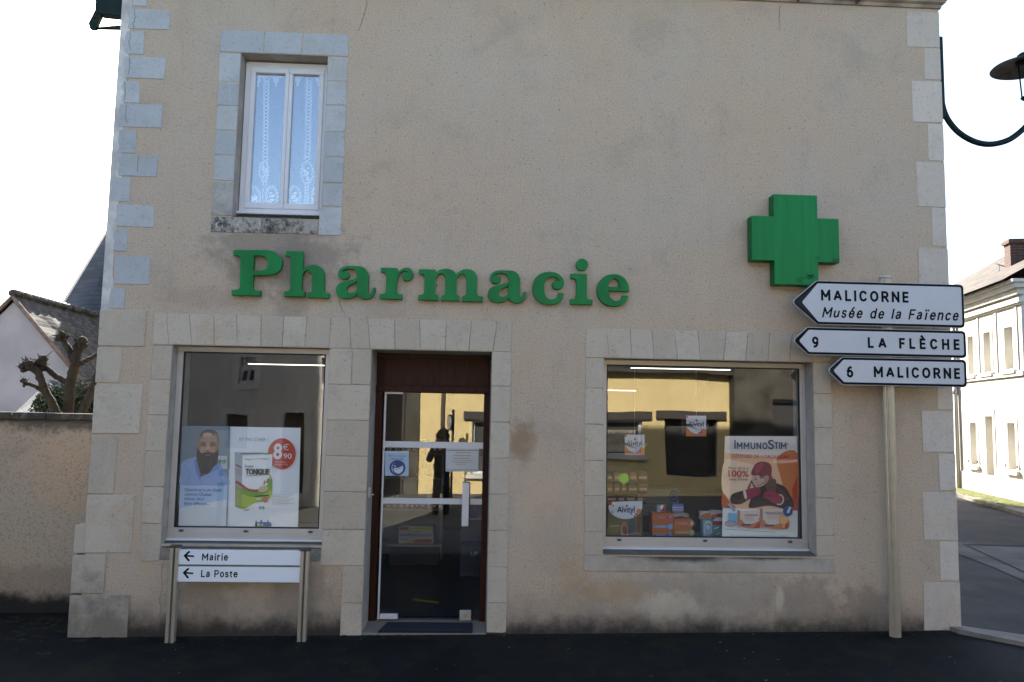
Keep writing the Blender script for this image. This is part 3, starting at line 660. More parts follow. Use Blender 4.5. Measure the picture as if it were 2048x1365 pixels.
# corner stones
cl = [(263, 295, -8, 14), (256, 341, 19, 60), (251, 289, 63, 109), (248, 332, 114, 158), (245, 280, 162, 207), (240, 325, 209, 256), (235, 272, 260, 307), (236, 316, 310, 354),
      (223, 261, 355, 404), (233, 309, 410, 455), (227, 255, 458, 504), (227, 301, 513, 570), (219, 250, 577, 618)]
st = []
rj = random.Random(5)
for x0, x1, y0, y1 in cl:
    q = [F(x0, y1), F(x1, y1), F(x1, y0), F(x0, y0)]; x0_, x1_, z0_, z1_ = (q[0][0]+q[3][0])/2, (q[1][0]+q[2][0])/2, (q[0][1]+q[1][1])/2, (q[2][1]+q[3][1])/2
    e = []                                  # the side towards the corner is worn and irregular
    for k in range(5): e.append((x0_+rj.uniform(-.006, .010)+.012*noise.noise(Vector((z1_*4, k*.7, 2))), z1_-(z1_-z0_)*k/4))
    st.append([(x1_, z0_), (x1_, z1_)]+e)
o = blocks('corner_stones', st, BLUE, y0=-.006, gap=.002)
mb = MB(); pts = []
rj = random.Random(9)
zs = [2.50+(5.95-2.5)*k/46 for k in range(47)]
mb.prism([(XL-.006, 2.5)]+[(XL+.08+.03*noise.noise(Vector((z*3, 0, 1)))+rj.uniform(-.005, .005), z) for z in zs]+[(XL-.006, 5.95)], -.0035, .3, MORTARW); mb.build('corner_render', B)
st = []
for x0, x1, y0, y1 in ((199, 293, 621, 694), (193, 243, 695, 767), (190, 284, 769, 869), (184, 233, 871, 989), (172, 267, 991, 1107)):
    x1_ = (F(x1, y0)[0]+F(x1, y1)[0])/2; st.append(rq(XL-.012, x1_, zz(x1, y1), zz(x1, y0)))
blocks('corner_stones', st, STONE, y0=-.009, wrap=.35)
st = [rq(-3.365, -3.262, zz(160, 1107), zz(160, 1050))]
for x0, x1, y0, y1 in ((145, 211, 1109, 1188), (138, 258, 1190, 1276)):
    x1_ = (F(x1, y0)[0]+F(x1, y1)[0])/2; st.append(rq(-3.365, x1_, zz(x1, y1), zz(x1, y0)))
blocks('corner_stones', st, STONE_LOW, y0=-.014, wrap=.9)
st = []
for x0, y0, y1 in ((1812, 22, 95), (1848, 96, 160), (1823, 161, 245), (1855, 247, 322), (1832, 324, 414), (1863, 415, 494), (1836, 496, 584), (1866, 586, 660), (1838, 662, 738), (1873, 740, 820),
                   (1843.5, 822, 905), (1876, 907, 982), (1845.5, 984, 1081), (1878.5, 1083, 1163), (1846, 1165, 1262)):
    x0_ = (F(x0, y0)[0]+F(x0, y1)[0])/2; st.append(rq(x0_, XR+.006+random.uniform(-.004, .003), zz(x0, y1), min(5.828, zz(x0, y0))))
blocks('corner_stones', st, STONE_R, y0=-.006, wrap=.5)
# ---- upper window
def frame(mb, x0, x1, z0, z1, l, r, b, t, y0, y1, m, bev=.002):
    mb.box(x0, x1, y0, y1, z1-t, z1, m, bev); mb.box(x0, x1, y0, y1, z0, z0+b, m, bev)
    mb.box(x0, x0+l, y0, y1, z0+b, z1-t, m, bev); mb.box(x1-r, x1, y0, y1, z0+b, z1-t, m, bev)
fx0, fx1, fz0, fz1 = -2.178, -1.408, 3.655, 5.11
UY = .145
mb = MB(); frame(mb, fx0, fx1, fz0, fz1-.01, .055, .05, .055, .06, UY, UY+.06, ALUW)
fr = mb.build('upper_window', B)
sx0, sx1, sz0, sz1 = fx0+.05, fx1-.045, fz0+.05, fz1-.065
mx = (sx0+sx1)/2+.015
for a, b in ((sx0, mx-.001), (mx+.001, sx1)):
    mb = MB(); frame(mb, a, b, sz0, sz1, .045 if a == sx0 else .035, .045 if b == sx1 else .035, .055, .05, UY-.012, UY+.05, ALUW, .004)
    mb.box(a+.033, b-.033, UY+.012, UY+.016, sz0+.05, sz1-.045, GASKET) if False else None
    mb.build('sash', fr)
    mb = MB(); mb.box(a+.03, b-.03, UY+.018, UY+.022, sz0+.05, sz1-.045, GLASSU); mb.build('pane', fr)
mb = MB(); mb.box(fx0-.02, fx1+.01, UY-.05, UY+.05, fz0-.012, fz0+.012, ALUW, .004); mb.build('drip_rail', fr)
# ---- shop windows
def shop_window(o_, yf):
    x0, x1, z0, z1 = o_[0]+.001, o_[1]-.001, o_[2]+(.027 if o_ is OL else .022), o_[3]-.001
    mb = MB(); l, t, bt = .052, .045, .098
    frame(mb, x0, x1, z0, z1, l, l, bt, t, yf, yf+.07, ALU, .003)
    for dz in (.03, .055): mb.box(x0+.002, x1-.002, yf-.004, yf-.0005, z0+dz, z0+dz+.012, ALU, .001)
    mb.box(x0, x1, yf-.03, yf+.0, z0-.012, z0+.014, ALUW, .004)
    f = mb.build('shop_window', B)
    mb = MB(); g = .011
    frame(mb, x0+l, x1-l, z0+bt, z1-t, g, g, g, g, yf+.012, yf+.03, GASKET, 0); mb.build('gasket', f)
    mb = MB(); mb.box(x0+l+.002, x1-l-.002, yf+.018, yf+.026, z0+bt+.002, z1-t-.002, GLASS); mb.build('pane', f)
    for k in (.09, .5, .91):
        mb = MB(); xc = x0+(x1-x0)*k; mb.box(xc-.022, xc+.022, yf-.010, yf-.004, z0+.062, z0+.085, simple('grey_drain_cap', (.2, .21, .23), .5), .002); mb.box(xc-.012, xc+.012, yf-.013, yf-.0101, z0+.068, z0+.079, GASKET); mb.build('drain_cap', f)
    return f
LY, RYW = .12, .165
shop_window(OL, LY); shop_window(ORR, RYW)
# ---- door
DY = .39
zs0 = -.02
mb = MB(); x0, x1 = OD[0]+.001, OD[1]-.001
mb.box(x0, x0+.065, DY, DY+.08, zs0, 2.12, WOOD, .003); mb.box(x1-.055, x1, DY, DY+.08, zs0, 2.12, WOOD, .003)
mb.box(x0, x1, DY-.015, DY+.08, 2.06, 2.125, WOOD, .006); mb.box(x0, x1, DY+.02, DY+.06, 2.126, 2.38, WOOD); mb.box(x0, x1, DY-.005, DY+.08, 2.375, 2.421, WOOD, .003)
door = mb.build('door', B); STEPM = stone_mat('worn_step_stone', (.24, .20, .17), (.30, .25, .21), .5)
dx0, dx1 = F(763, 1000, DY)[0], F(970, 1000, DY)[0]; dz0, dz1 = zs0+.012, 2.055
mb = MB(); mb.box(dx0, dx1, DY+.02, DY+.03, dz0, dz1, GLASSD); gl = mb.build('glass_leaf', door)
mb = MB(); mb.box(dx0-.004, dx0+.012, DY+.016, DY+.034, dz0, dz1, ALUW); mb.build('edge_strip', door)
FROST = pc(208, 212, 222, .3)
for a, b in ((884, 896.5), (997, 1008.5)):
    X0, X1, Z0, Z1 = rect(768, a, 960, b, DY+.017); mb = MB(); mb.box(dx0+.013, dx1-.002, DY+.0165, DY+.0195, Z0, Z1, FROST); mb.build('frosted_band', door)
for q in ((768, 779, 806, 788.5), (759, 1229, 795, 1239.5)):
    X0, X1, Z0, Z1 = rect(*q, DY); mb = MB(); mb.box(max(X0, dx0-.005), X1, DY+.006, DY+.044, Z0, Z1, ALUW, .003); mb.build('hinge_plate', door)
X0, X1, Z0, Z1 = rect(919, 1222, 942, 1242, DY); mb = MB(); mb.box(X0, X1, DY+.004, DY+.046, Z0, Z1, ALU, .003)
mb.tube([((X0+X1)/2, DY+.004, (Z0+Z1)/2), ((X0+X1)/2, DY-.008, (Z0+Z1)/2)], .018, POST, 16); mb.build('lock_plate', door)
X0, X1, Z0, Z1 = rect(924, 966, 938, 1053, DY-.04); mb = MB(); mb.box(X0, X1, DY-.045, DY-.025, Z0, Z1, ALUW, .004); mb.box(X0+.052, X1+.008, DY-.02, DY+.012, Z0, Z1, GASKET)
for z in (Z0+.06, Z1-.06): mb.tube([((X0+X1)/2, DY-.025, z), ((X0+X1)/2, DY+.019, z)], .008, ALUW)
mb.build('handle', door)
mb = MB(); mb.box(OD[0]+.001, OD[1]-.001, -.004, DY+.1, -.12, zs0-.0, STEPM, .004); tint(mb.build('door_step', B))
mb = MB(); X0, _, Z0, Z1 = rect(741, 975, 747, 995, .1); mb.box(OD[0]+.0005, OD[0]+.02, .08, .11, Z0, Z1, ALU, .002); mb.tube([(OD[0]+.02, .095, Z0+.02), (OD[0]+.05, .095, Z0+.025)], .006, ALU); mb.build('bell_push', B)
# ================================================================ SIGN LETTERS, CROSS
def extrude_outline(subs, y, ext, bev):
    """closed outlines in (x, z) become a solid with holes"""
    cu = bpy.data.curves.new('g', 'CURVE'); cu.dimensions = '2D'; cu.fill_mode = 'BOTH'; cu.extrude = ext/2-bev; cu.bevel_depth = bev; cu.bevel_resolution = 1; cu.offset = -bev
    for s in subs:
        q = [s[0]]
        for p in s[1:]:
            if (Vector(p)-Vector(q[-1])).length > 1e-4: q.append(p)
        if (Vector(q[0])-Vector(q[-1])).length < 1e-4: q.pop()
        sp = cu.splines.new('POLY'); sp.points.add(len(q)-1); sp.use_cyclic_u = True
        for k, (x, z) in enumerate(q): sp.points[k].co = (x, z, 0, 1)
    o = bpy.data.objects.new('g', cu); COL.objects.link(o); bpy.context.view_layer.update()
    me = bpy.data.meshes.new_from_object(o.evaluated_get(bpy.context.evaluated_depsgraph_get()))
    bpy.data.objects.remove(o); bpy.data.curves.remove(cu)
    me.transform(Matrix(((1, 0, 0, 0), (0, 0, -1, y), (0, 1, 0, 0), (0, 0, 0, 1)))); return me
ZA, ZB = (450, 480, .2002), (850, 480, .21484)
GA = "M 1128,345 C 1128,290 1170,260 1240,260 L 1330,262 C 1400,265 1435,310 1435,370 L 1430,520 Q 1432,547 1450,541 Q 1468,530 1470,495 L 1475,475 L 1500,478 C 1505,540 1475,590 1410,593 C 1360,595 1330,575 1320,540 C 1295,575 1250,590 1200,588 C 1140,585 1105,550 1107,495 C 1110,440 1160,418 1225,408 C 1280,400 1310,388 1318,368 L 1316,340 C 1312,305 1285,290 1240,291 C 1205,292 1180,300 1163,318 C 1210,305 1240,325 1240,352 C 1240,378 1218,393 1190,393 C 1150,393 1128,372 1128,345 Z M 1316,412 C 1300,435 1270,442 1248,452 C 1222,465 1213,490 1217,510 C 1222,530 1250,533 1275,530 C 1300,527 1314,510 1315,490 Z"
GL = [('capital P', ZA, "M 85,100 L 400,100 C 500,100 570,160 570,230 C 570,320 500,355 400,355 L 282,355 L 280,480 Q 282,505 315,507 L 355,510 L 353,560 L 65,555 L 65,500 L 110,498 Q 145,495 147,465 L 152,190 Q 150,158 115,157 L 83,155 Z M 290,158 L 350,158 C 400,160 428,190 428,235 C 428,290 400,306 340,306 L 282,308 Z"),
  ('h', ZA, "M 607,112 L 780,115 L 777,300 C 800,265 840,248 885,250 C 960,252 997,300 995,370 L 992,510 Q 995,532 1015,533 L 1042,535 L 1038,582 L 828,578 L 828,525 Q 868,522 868,500 L 870,380 C 870,330 845,303 822,303 C 795,303 772,335 770,375 L 765,490 Q 770,515 800,520 L 797,568 L 587,565 L 588,515 L 615,513 Q 645,510 648,485 L 658,195 Q 655,165 625,162 L 607,160 Z"),
  ('a', ZA, GA),
  ('r', ZA, "M 1558,277 L 1722,282 L 1722,335 C 1740,300 1780,275 1820,276 C 1860,280 1882,310 1880,350 C 1878,390 1850,410 1820,410 C 1785,408 1767,385 1770,358 C 1772,335 1795,322 1832,325 C 1820,312 1800,310 1785,313 C 1745,325 1725,360 1722,400 L 1717,515 Q 1720,540 1745,542 L 1773,545 L 1770,595 L 1545,588 L 1547,540 L 1575,538 Q 1605,535 1605,510 L 1612,355 Q 1608,328 1585,326 L 1557,324 Z"),
  ('m', ZB, "M -56,273 L 98,276 L 97,325 C 115,285 150,268 190,267 C 240,268 280,290 292,325 C 310,290 350,272 395,272 C 460,275 488,315 487,370 L 485,500 Q 490,525 515,525 L 541,528 L 538,577 L 345,572 L 347,524 Q 385,520 386,495 L 387,380 C 385,340 370,318 345,318 C 315,320 297,350 294,385 L 290,495 Q 292,517 320,520 L 318,569 L 150,565 L 152,518 Q 185,515 187,490 L 188,380 C 188,340 172,314 150,314 C 118,315 95,350 94,385 L 92,490 Q 95,512 125,515 L 123,566 L -65,559 L -63,512 L -40,510 Q -10,508 -8,482 L -2,350 Q -5,325 -28,322 L -57,320 Z"),
  ('a', (757, 489.4, .1975), GA),
  ('c', ZB, "M 1290,492 L 1290,510 C 1285,570 1235,605 1160,605 C 1060,603 1000,540 1000,450 C 1002,355 1065,297 1160,296 C 1240,297 1295,345 1295,400 C 1295,440 1270,462 1235,462 C 1200,460 1182,440 1182,412 C 1183,385 1210,370 1250,383 C 1238,355 1210,342 1180,344 C 1130,348 1108,395 1110,455 C 1112,520 1140,555 1180,555 C 1215,553 1237,530 1240,495 Z"),
  ('i', ZB, "M 1357,312 L 1510,316 L 1508,530 Q 1510,553 1535,555 L 1563,558 L 1560,606 L 1352,600 L 1352,552 L 1378,550 Q 1408,548 1408,522 L 1412,388 Q 1408,362 1385,360 L 1356,357 Z M 1520,230 C 1520,261 1494,286 1463,286 C 1432,286 1406,261 1406,230 C 1406,199 1432,174 1463,174 C 1494,174 1520,199 1520,230 Z"),
  ('e', ZB, "M 1903,482 L 1708,476 C 1715,540 1750,570 1785,570 C 1815,568 1835,545 1838,517 L 1895,518 C 1890,580 1840,620 1765,620 C 1665,618 1600,555 1602,465 C 1605,375 1670,318 1760,318 C 1845,320 1905,380 1903,482 Z M 1710,437 L 1812,438 C 1812,395 1795,360 1762,360 C 1730,360 1712,395 1710,437 Z")]
def grime(name, c, lo):
    n = N(name); z = n.scale((6, 6, 1.5)); f = n.noise(1, 6, .65, z)
    cc = n.mix(n.ramp(f, .3, .75), mul(c, .82), mul(c, 1.2))
    e = n.math('ADD', n.xyz()[2], n.math('MULTIPLY', n.math('SUBTRACT', n.noise(14, 6, .7), .5), .22))
    cc = n.mix(n.math('MULTIPLY', n.ramp(e, lo, lo+.035, 1, 0), .85), cc, (.004, .012, .006)); return n.fin(cc, .5, 0, .25)
LETG = grime('green_letter_enamel', (.008, .20, .05), 2.70)
sg = thing('letter_sign', 'green raised Pharmacie letters fixed to the wall above the door', 'sign', (-.3, -.04, 2.8))
YL = -.058
for lab, (ox, oy, sc), d in GL:
    subs = [[F(ox+x*sc, oy+y*sc, YL) for x, y in s] for s in path2poly(d)]
    me = extrude_outline(subs, YL+.022, .044, .0035); me.materials.append(LETG)
    for f in me.polygons: f.use_smooth = False
    o = place(bpy.data.objects.new('letter', me), sg); o['label'] = 'green letter '+lab
    if True:                                  # a stud holds it off the wall
        mb = MB(); xs = [v.co.x for v in me.vertices]; zs_ = [v.co.z for v in me.vertices]
        for zq in (.5,):
            for xq in (.28,): mb.tube([(min(xs)+(max(xs)-min(xs))*xq, .002, min(zs_)+(max(zs_)-min(zs_))*zq), (min(xs)+(max(xs)-min(xs))*xq, YL+.04, min(zs_)+(max(zs_)-min(zs_))*zq)], .006, DGREEN, 6)
        mb.build('stud', o)
YC = -.13
cr = [(213, 57), (490, 70), (492, 212), (628, 217), (632, 497), (500, 490), (497, 640), (220, 630), (221, 480), (75, 478), (77, 195), (214, 200)]
q = [F(1480+x*.315, 370+y*.315, YC) for x, y in cr]
for i in range(0, 12):                        # square the outline: neighbours share an edge coordinate
    a, b = q[i], q[(i+1) % 12]
    if i % 2 == 0: zm = (a[1]+b[1])/2; q[i] = (a[0], zm); q[(i+1) % 12] = (b[0], zm)
    else: xm = (a[0]+b[0])/2; q[i] = (xm, a[1]); q[(i+1) % 12] = (xm, b[1])
cx_ = sum(p[0] for p in q)/12; cz_ = sum(p[1] for p in q)/12
cross = thing('pharmacy_cross', 'large green pharmacy cross box on the wall above the direction signs', 'pharmacy cross', (cx_, -.065, min(p[1] for p in q)))
n = N('cross_face'); f = n.noise(1, 5, .6, n.scale((18, 18, .7)))
c_ = n.mix(n.ramp(f, .3, .75), (.008, .19, .05), (.010, .235, .064))
c_ = n.mix(n.math('MULTIPLY', n.ramp(n.noise(1, 7, .75, n.scale((9, 9, 16))), .5, .66), n.math('MAXIMUM', n.spot(cx_+.20, min(p[1] for p in q)+.05, .27, .075, n.noise(9, 5), .3), n.spot(max(p[0] for p in q)-.1, q[4][1]+.03, .17, .05, n.noise(11, 5), .3))), c_, (.003, .008, .005))
CROSSF = n.fin(c_, .5, 0, .25)
mb = MB(); mb.prism(q, YC+.008, -.012, GREEN2, 0); mb.build('casing', cross)
qi = [(x-math.copysign(.006, x-cx_) if True else x, z-math.copysign(.006, z-cz_)) for x, z in q]
mb = MB(); mb.prism(q, YC, YC+.0075, CROSSF, .003); mb.build('face_panel', cross)
# ================================================================ DIRECTION SIGNPOST
def gpt(px_, py_, Y): return F(px_, py_, Y)[0]
PYp = -.16
px0 = F(1776, 800, PYp)[0]; pxb = F(1787, 1250, PYp)[0]; pcx = (F(1774, 556, PYp)[0]+F(1786, 1258, PYp)[0])/2
ztop = F(1773, 553, PYp)[1]
sp = thing('signpost', 'fluted aluminium post carrying three white direction signs in front of the pharmacy corner', 'direction sign', (pcx, PYp, gz(pcx)))
def flutedpost(x, y, z0, z1, r, m, n=20, dep=.10):
    mb = MB(); pr = []
    for k in range(n*2):
        a = k*math.pi/n; rr = r*(1 if k % 2 else 1-dep); pr.append((x+rr*math.cos(a), y+rr*math.sin(a)))
    N2 = len(pr); mb.raw([(a, b, z0) for a, b in pr]+[(a, b, z1) for a, b in pr], [(i, (i+1) % N2, N2+(i+1) % N2, N2+i) for i in range(N2)]+[tuple(range(N2, 2*N2))], m); return mb
pr_ = .048
flutedpost(pcx, PYp, gz(pcx)-.05, ztop-.02, pr_, POST).build('post', sp)
mb = MB(); mb.lathe((pcx, PYp, ztop-.025), [(0, -.001), (pr_+.004, 0), (pr_+.004, .02), (pr_*.8, .028), (0, .03)], ALU, 24); mb.build('post_cap', sp)
YS_ = -.235
def zs6(x, y): return (1480+x*.315, 370+y*.315)
def sign(name, out, inner, texts, lab, tipcol):
    pts = [F(*zs6(*p), YS_) for p in out]
    zt = (pts[1][1]+pts[2][1])/2; zb = (pts[3][1]+pts[4][1])/2; xr = (pts[2][0]+pts[3][0])/2; xl = (pts[1][0]+pts[4][0])/2
    pts = [(pts[0][0], (zt+zb)/2), (xl, zt), (xr, zt), (xr, zb), (xl, zb)]
    def off(P, d):
        o = []; n = len(P); ar = sum(P[i][0]*P[(i+1) % n][1]-P[(i+1) % n][0]*P[i][1] for i in range(n)); sgn = 1 if ar > 0 else -1
        for i in range(n):
            p = Vector(P[i]); a = (p-Vector(P[i-1])).normalized(); b = (Vector(P[(i+1) % n])-p).normalized()
            n1 = Vector((-a.y, a.x))*sgn; n2 = Vector((-b.y, b.x))*sgn; m = (n1+n2); o.append(tuple(p+m*(d/(1+n1.dot(n2)))))
        return o
    mb = MB(); mb.prism(rounded(pts, .035), YS_, YS_+.028, ALU, .002)
    pl = mb.build('sign_panel', sp); pl['label'] = lab
    mb = MB(); mb.prism(rounded(off(pts, .005), .032), YS_-.0012, YS_-.0002, SIGNN); mb.build('black_border', pl)
    ip = off(pts, .025); ti = F(*zs6(*inner), YS_)[0]; ip[0] = (ti, ip[0][1])
    mb = MB(); mb.prism(rounded(ip, .018), YS_-.0026, YS_-.0016, SIGNW); mb.build('white_face', pl)
    if tipcol:
        d = [(pts[0][0]+.022, ip[0][1]), (ip[1][0]-.004, ip[1][1]+.002), (ip[0][0]-.002, ip[0][1]), (ip[4][0]-.004, ip[4][1]-.002)]
        mb = MB(); mb.prism(d, YS_-.0022, YS_-.0014, pc(6, 12, 30, .7)); mb.build('arrow_tip', pl)
    A = Art(YS_-.0030, 1480, 370, .315)
    for t, x0, x1, yb, yt, wd, sh in texts: stroke_text(A, t, x0, x1, yb, yt, SIGNN, wd, sh)
    A.build('lettering', pl)
    mb = MB()                                 # rear rail and clamp round the post
    for z in (zt-.045, zb+.045): mb.box(xl+.05, xr-.02, YS_+.029, YS_+.045, z-.012, z+.012, ALU); 
    mb.box(pcx-.06, pcx+.06, YS_+.0455, PYp+.055, (zt+zb)/2-.02, (zt+zb)/2+.02, ALU, .004); mb.build('rear_clamp', pl)
sign('a', [(328, 745), (488, 609), (1420, 633), (1428, 905), (488, 893)], (392, 748),
     [('MALICORNE', 515, 1070, 735, 665, .205, 0), ('Musée de la Faïence', 520, 1392, 842, 776, .16, .24)], 'topmost sign reading Malicorne museum', True)
sign('b', [(334, 995), (430, 907), (1435, 924), (1438, 1095), (430, 1086)], (374, 998),
     [('9', 458, 509, 1034, 963, .205, 0), ('LA FLÈCHE', 812, 1394, 1036, 968, .205, 0)], 'middle sign reading La Flèche', False)
sign('c', [(554, 1183), (647, 1097), (1440, 1106), (1440, 1280), (656, 1278)], (592, 1188),
     [('6', 678, 726, 1224, 1152, .205, 0), ('MALICORNE', 850, 1397, 1222, 1153, .205, 0)], 'lowest and shortest sign reading Malicorne', True)
# ================================================================ LOW DIRECTION BOARD
YB = -.17
bl = thing('direction_board', 'low two line white board pointing to Mairie and La Poste under the left shop window', 'direction board', (-2.0, YB, -.06))
for tx_, bx_, ty_, by_ in ((349, 343, 1092, 1283), (610, 605, 1099, 1288)):
    xa = (F(tx_, ty_, YB)[0]+F(bx_, by_, YB)[0])/2; z1 = F(tx_, ty_, YB)[1]
    mb = MB(); z0 = gz(xa)-.06
    for dx in (-.0215, .0215): mb.box(xa+dx-.0145, xa+dx+.0145, YB-.03, YB+.03, z0, z1-.012, POST, .006)
    mb.box(xa-.007, xa+.007, YB-.012, YB+.025, z0, z1-.012, SILLST); po = mb.build('post', bl)
    mb = MB(); mb.box(xa-.043, xa+.043, YB-.036, YB+.036, z1-.0118, z1+.006, simple('rusty_cap', (.08, .06, .045), .7, .3, 30), .003); mb.build('post_cap', po)
    mb = MB(); mb.lathe((xa+.01, YB, gz(xa)-.005), [(.0, .008), (.075, .007), (.09, .001), (.095, -.02)], asphalt_mat('footing_concrete', (.013, .0145, .017), 0, .3), 18, False); mb.build('footing', bl)
for a, b, tx in (((358, 1098), (600, 1134), 'Mairie'), ((356, 1131), (599, 1168), 'La Poste')):
    p0 = F(a[0], a[1], YB-.012); p1 = F(b[0], b[1], YB-.012)
    if tx == 'Mairie': c4 = [(200, 196), (1468, 232), (1468, 386), (195, 352)]
    else: c4 = [(192, 375), (1467, 408), (1462, 566), (186, 533)]
    w4 = [F(320+x*.1905, 1060+y*.1905, YB-.012) for x, y in c4]
    x0 = (w4[0][0]+w4[3][0])/2-.012; x1 = (w4[1][0]+w4[2][0])/2+.012; zt = (w4[0][1]+w4[1][1])/2; zb = (w4[2][1]+w4[3][1])/2
    mb = MB(); mb.box(x0, x1, YB-.012, YB+.008, zb, zt, pc(232, 238, 248, .35), .0015); pa = mb.build('board_panel', bl); pa['label'] = 'white panel reading '+tx
    A = Art(YB-.0135, 320, 1060, .1905); A.k = 0
    if tx == 'Mairie':
        stroke_text(A, tx, 440, 712, 322, 247, BLACK, .165); o_ = 0, 0
    else:
        stroke_text(A, tx, 429, 813, 498, 422, BLACK, .165); o_ = -9, 179
    ox, oy = o_
    A.poly([(262+ox, 262+oy), (358+ox, 270+oy), (358+ox, 287+oy), (262+ox, 281+oy)], BLACK)
    A.poly([(247+ox, 272+oy), (300+ox, 222+oy), (316+ox, 224+oy), (316+ox, 236+oy), (276+ox, 273+oy), (312+ox, 318+oy), (310+ox, 331+oy), (296+ox, 331+oy)], BLACK)
    A.build('lettering', pa)
# ================================================================ STREET LAMP ON THE RIGHT CORNER
LYp = .42
def Lp(x, y): return P3(1860+x*.18324, 60+y*.18324, LYp)
lampx = F(2049, 150, LYp)[0]
lamp = thing('street_lamp', 'dark green wall lantern on a curved arm at the right corner', 'street lamp', (XR+.03, LYp, F(1882, 230, LYp)[1]))
mb = MB(); zt, zb = F(1880, 76, LYp)[1], F(1886, 250, LYp)[1]
bx_ = Lp(118, 100).x
mb.box(XR+.001, bx_+.004, LYp-.03, LYp+.03, zb+.06, zt, DGREEN, .004); mb.build('wall_bar', lamp)
arm = [(118, 640), (125, 760), (150, 880), (200, 990), (290, 1100), (400, 1180), (520, 1232), (640, 1250), (760, 1235), (880, 1190), (1000, 1100), (1080, 1010), (1140, 880), (1170, 740), (1175, 500), (1170, 330), (1130, 190), (1080, 140), (1045, 120)]
mb = MB(); pts = [Lp(*p) for p in sm(arm, 4, False)]; pts.append(Lp(1045, 120)); mb.tube(pts, .029, DGREEN, 14); mb.build('arm', lamp)
zc = Lp(1030, 400).z; SHIN = simple('grey_lamp_inside', (.10, .09, .08), .6, .3, 12)
rad = lampx-Lp(712, 400).x
mb = MB(); zsh = Lp(712, 400).z
mb.lathe((lampx, LYp, zsh), [(rad, 0), (rad*.96, .012), (rad*.7, .045), (rad*.4, .07), (rad*.22, .08), (rad*.2, .13), (rad*.1, .155), (0, .16)], DGREEN, 40)
mb.lathe((lampx, LYp, zsh), [(rad, 0), (rad*.93, .006), (rad*.68, .036), (rad*.4, .058), (rad*.2, .064)], SHIN, 40); mb.build('shade', lamp)
mb = MB(); mb.lathe((lampx, LYp, zsh), [(0, .03), (rad*.24, .03), (rad*.26, .066), (rad*.2, .07)], BLACK, 24); mb.build('lamp_socket', lamp)
zf = F(2046, 196, LYp)[1]
mb = MB()
for k in range(3):
    a = k*math.tau/3+2.6; mb.tube([(lampx+.05*math.cos(a), LYp+.05*math.sin(a), zsh+.06), (lampx+.03*math.cos(a), LYp+.03*math.sin(a), zf)], .008, DGREEN, 6)
mb.lathe((lampx, LYp, zf), [(0, -.03), (.022, -.028), (.045, -.008), (.045, .008), (.02, .02), (0, .022)], DGREEN, 20); mb.build('finial_cage', lamp)
# bracket box high on the left side wall
YK = .5
def Kp(x, y): return F(160+x*.0977, y*.0977, YK)
bk = thing('wall_bracket', 'dark green metal bracket box high on the left side wall', 'bracket', (XL-.2, YK, F(200, 55, YK)[1]))
mb = MB(); q = [Kp(300, 200), Kp(335, -300), Kp(1000, -300), Kp(1000, 350), Kp(400, 285)]; mb.prism(q[::-1], YK, YK+.09, DGREEN, .004); mb.build('bracket_box', bk)
mb = MB(); q = [Kp(300, 205), Kp(165, 470), Kp(190, 575), Kp(300, 585), Kp(330, 520), Kp(425, 300), Kp(400, 275)]
me = extrude_outline([q, [Kp(340, 270), Kp(392, 285), Kp(375, 330), Kp(330, 320)], [Kp(300, 345), Kp(345, 355), Kp(315, 415), Kp(292, 410)]], YK+.03, .05, .002); me.materials.append(DGREEN); place(bpy.data.objects.new('end_plate', me), bk)
mb = MB(); a, b = Kp(250, 560), Kp(1000, 535); mb.tube([(a[0], YK+.03, a[1]), (b[0], YK+.03, b[1])], [.012, .03], DGREEN, 8); mb.build('stay_rod', bk)
# ================================================================ LEFT: GARDEN WALL, TREE, HOUSES
WY = .85
n = N('garden_wall_render'); g = n.noise(50, 5, .7); c = n.mix(n.ramp(n.noise(1.1, 5, .6), .35, .68), (.56, .42, .30), (.48, .42, .33))
c = n.mix(n.math('MULTIPLY', n.ramp(g, .36, .5, 1, 0), .45), c, (.2, .15, .115)); z = n.xyz()[2]; nn = n.math('MULTIPLY', n.math('SUBTRACT', n.noise(4, 7, .7), .5), .5)
c = n.mix(n.math('MULTIPLY', n.ramp(n.noise(1.6, 6, .7), .5, .7), .45), c, (.23, .205, .17))
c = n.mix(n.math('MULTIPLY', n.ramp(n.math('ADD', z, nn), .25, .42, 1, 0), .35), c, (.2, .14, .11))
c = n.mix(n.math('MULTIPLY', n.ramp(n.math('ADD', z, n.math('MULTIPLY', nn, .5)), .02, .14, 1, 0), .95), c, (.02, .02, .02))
c = n.mix(n.math('MULTIPLY', n.ramp(n.math('ADD', z, nn), 1.6, 1.72), .8), c, (.09, .085, .07)); n.bump(n.math('ADD', g, n.noise(130, 3)), .8, .006); GWM = n.fin(c, .93, 0, .15)
gw = thing('garden_wall', 'beige rendered garden wall with a mossy dark coping left of the pharmacy', 'garden wall', (-4.2, WY+.12, -.1))
wt_ = F(60, 840, WY)[1]
mb = MB(); mb.box(-6.599, XL-.001, WY, WY+.25, -.3, wt_, GWM); mb.build('wall_face', gw)
n = N('mossy_coping'); c = n.mix(n.ramp(n.noise(9, 6, .7), .45, .62), (.05, .047, .045), (.14, .13, .11)); c = n.mix(n.math('MULTIPLY', n.ramp(n.noise(3.2, 6, .7), .5, .62), .8), c, (.10, .10, .04))
c = n.mix(n.ramp(n.noise(30, 4), .66, .7), c, (.4, .4, .36)); n.bump(n.noise(30, 5), .6, .01); COPE = n.fin(c, .95)
mb = MB(); z1 = F(60, 825, WY)[1]
for k in range(4): mb.box(-6.599+k*.8325, -6.599+(k+1)*.8325-.004 if k < 3 else XL-.0015, WY-.05, WY+.30, wt_+.001, z1+random.uniform(-.004, .004), COPE, .012)
mb.build('coping', gw)
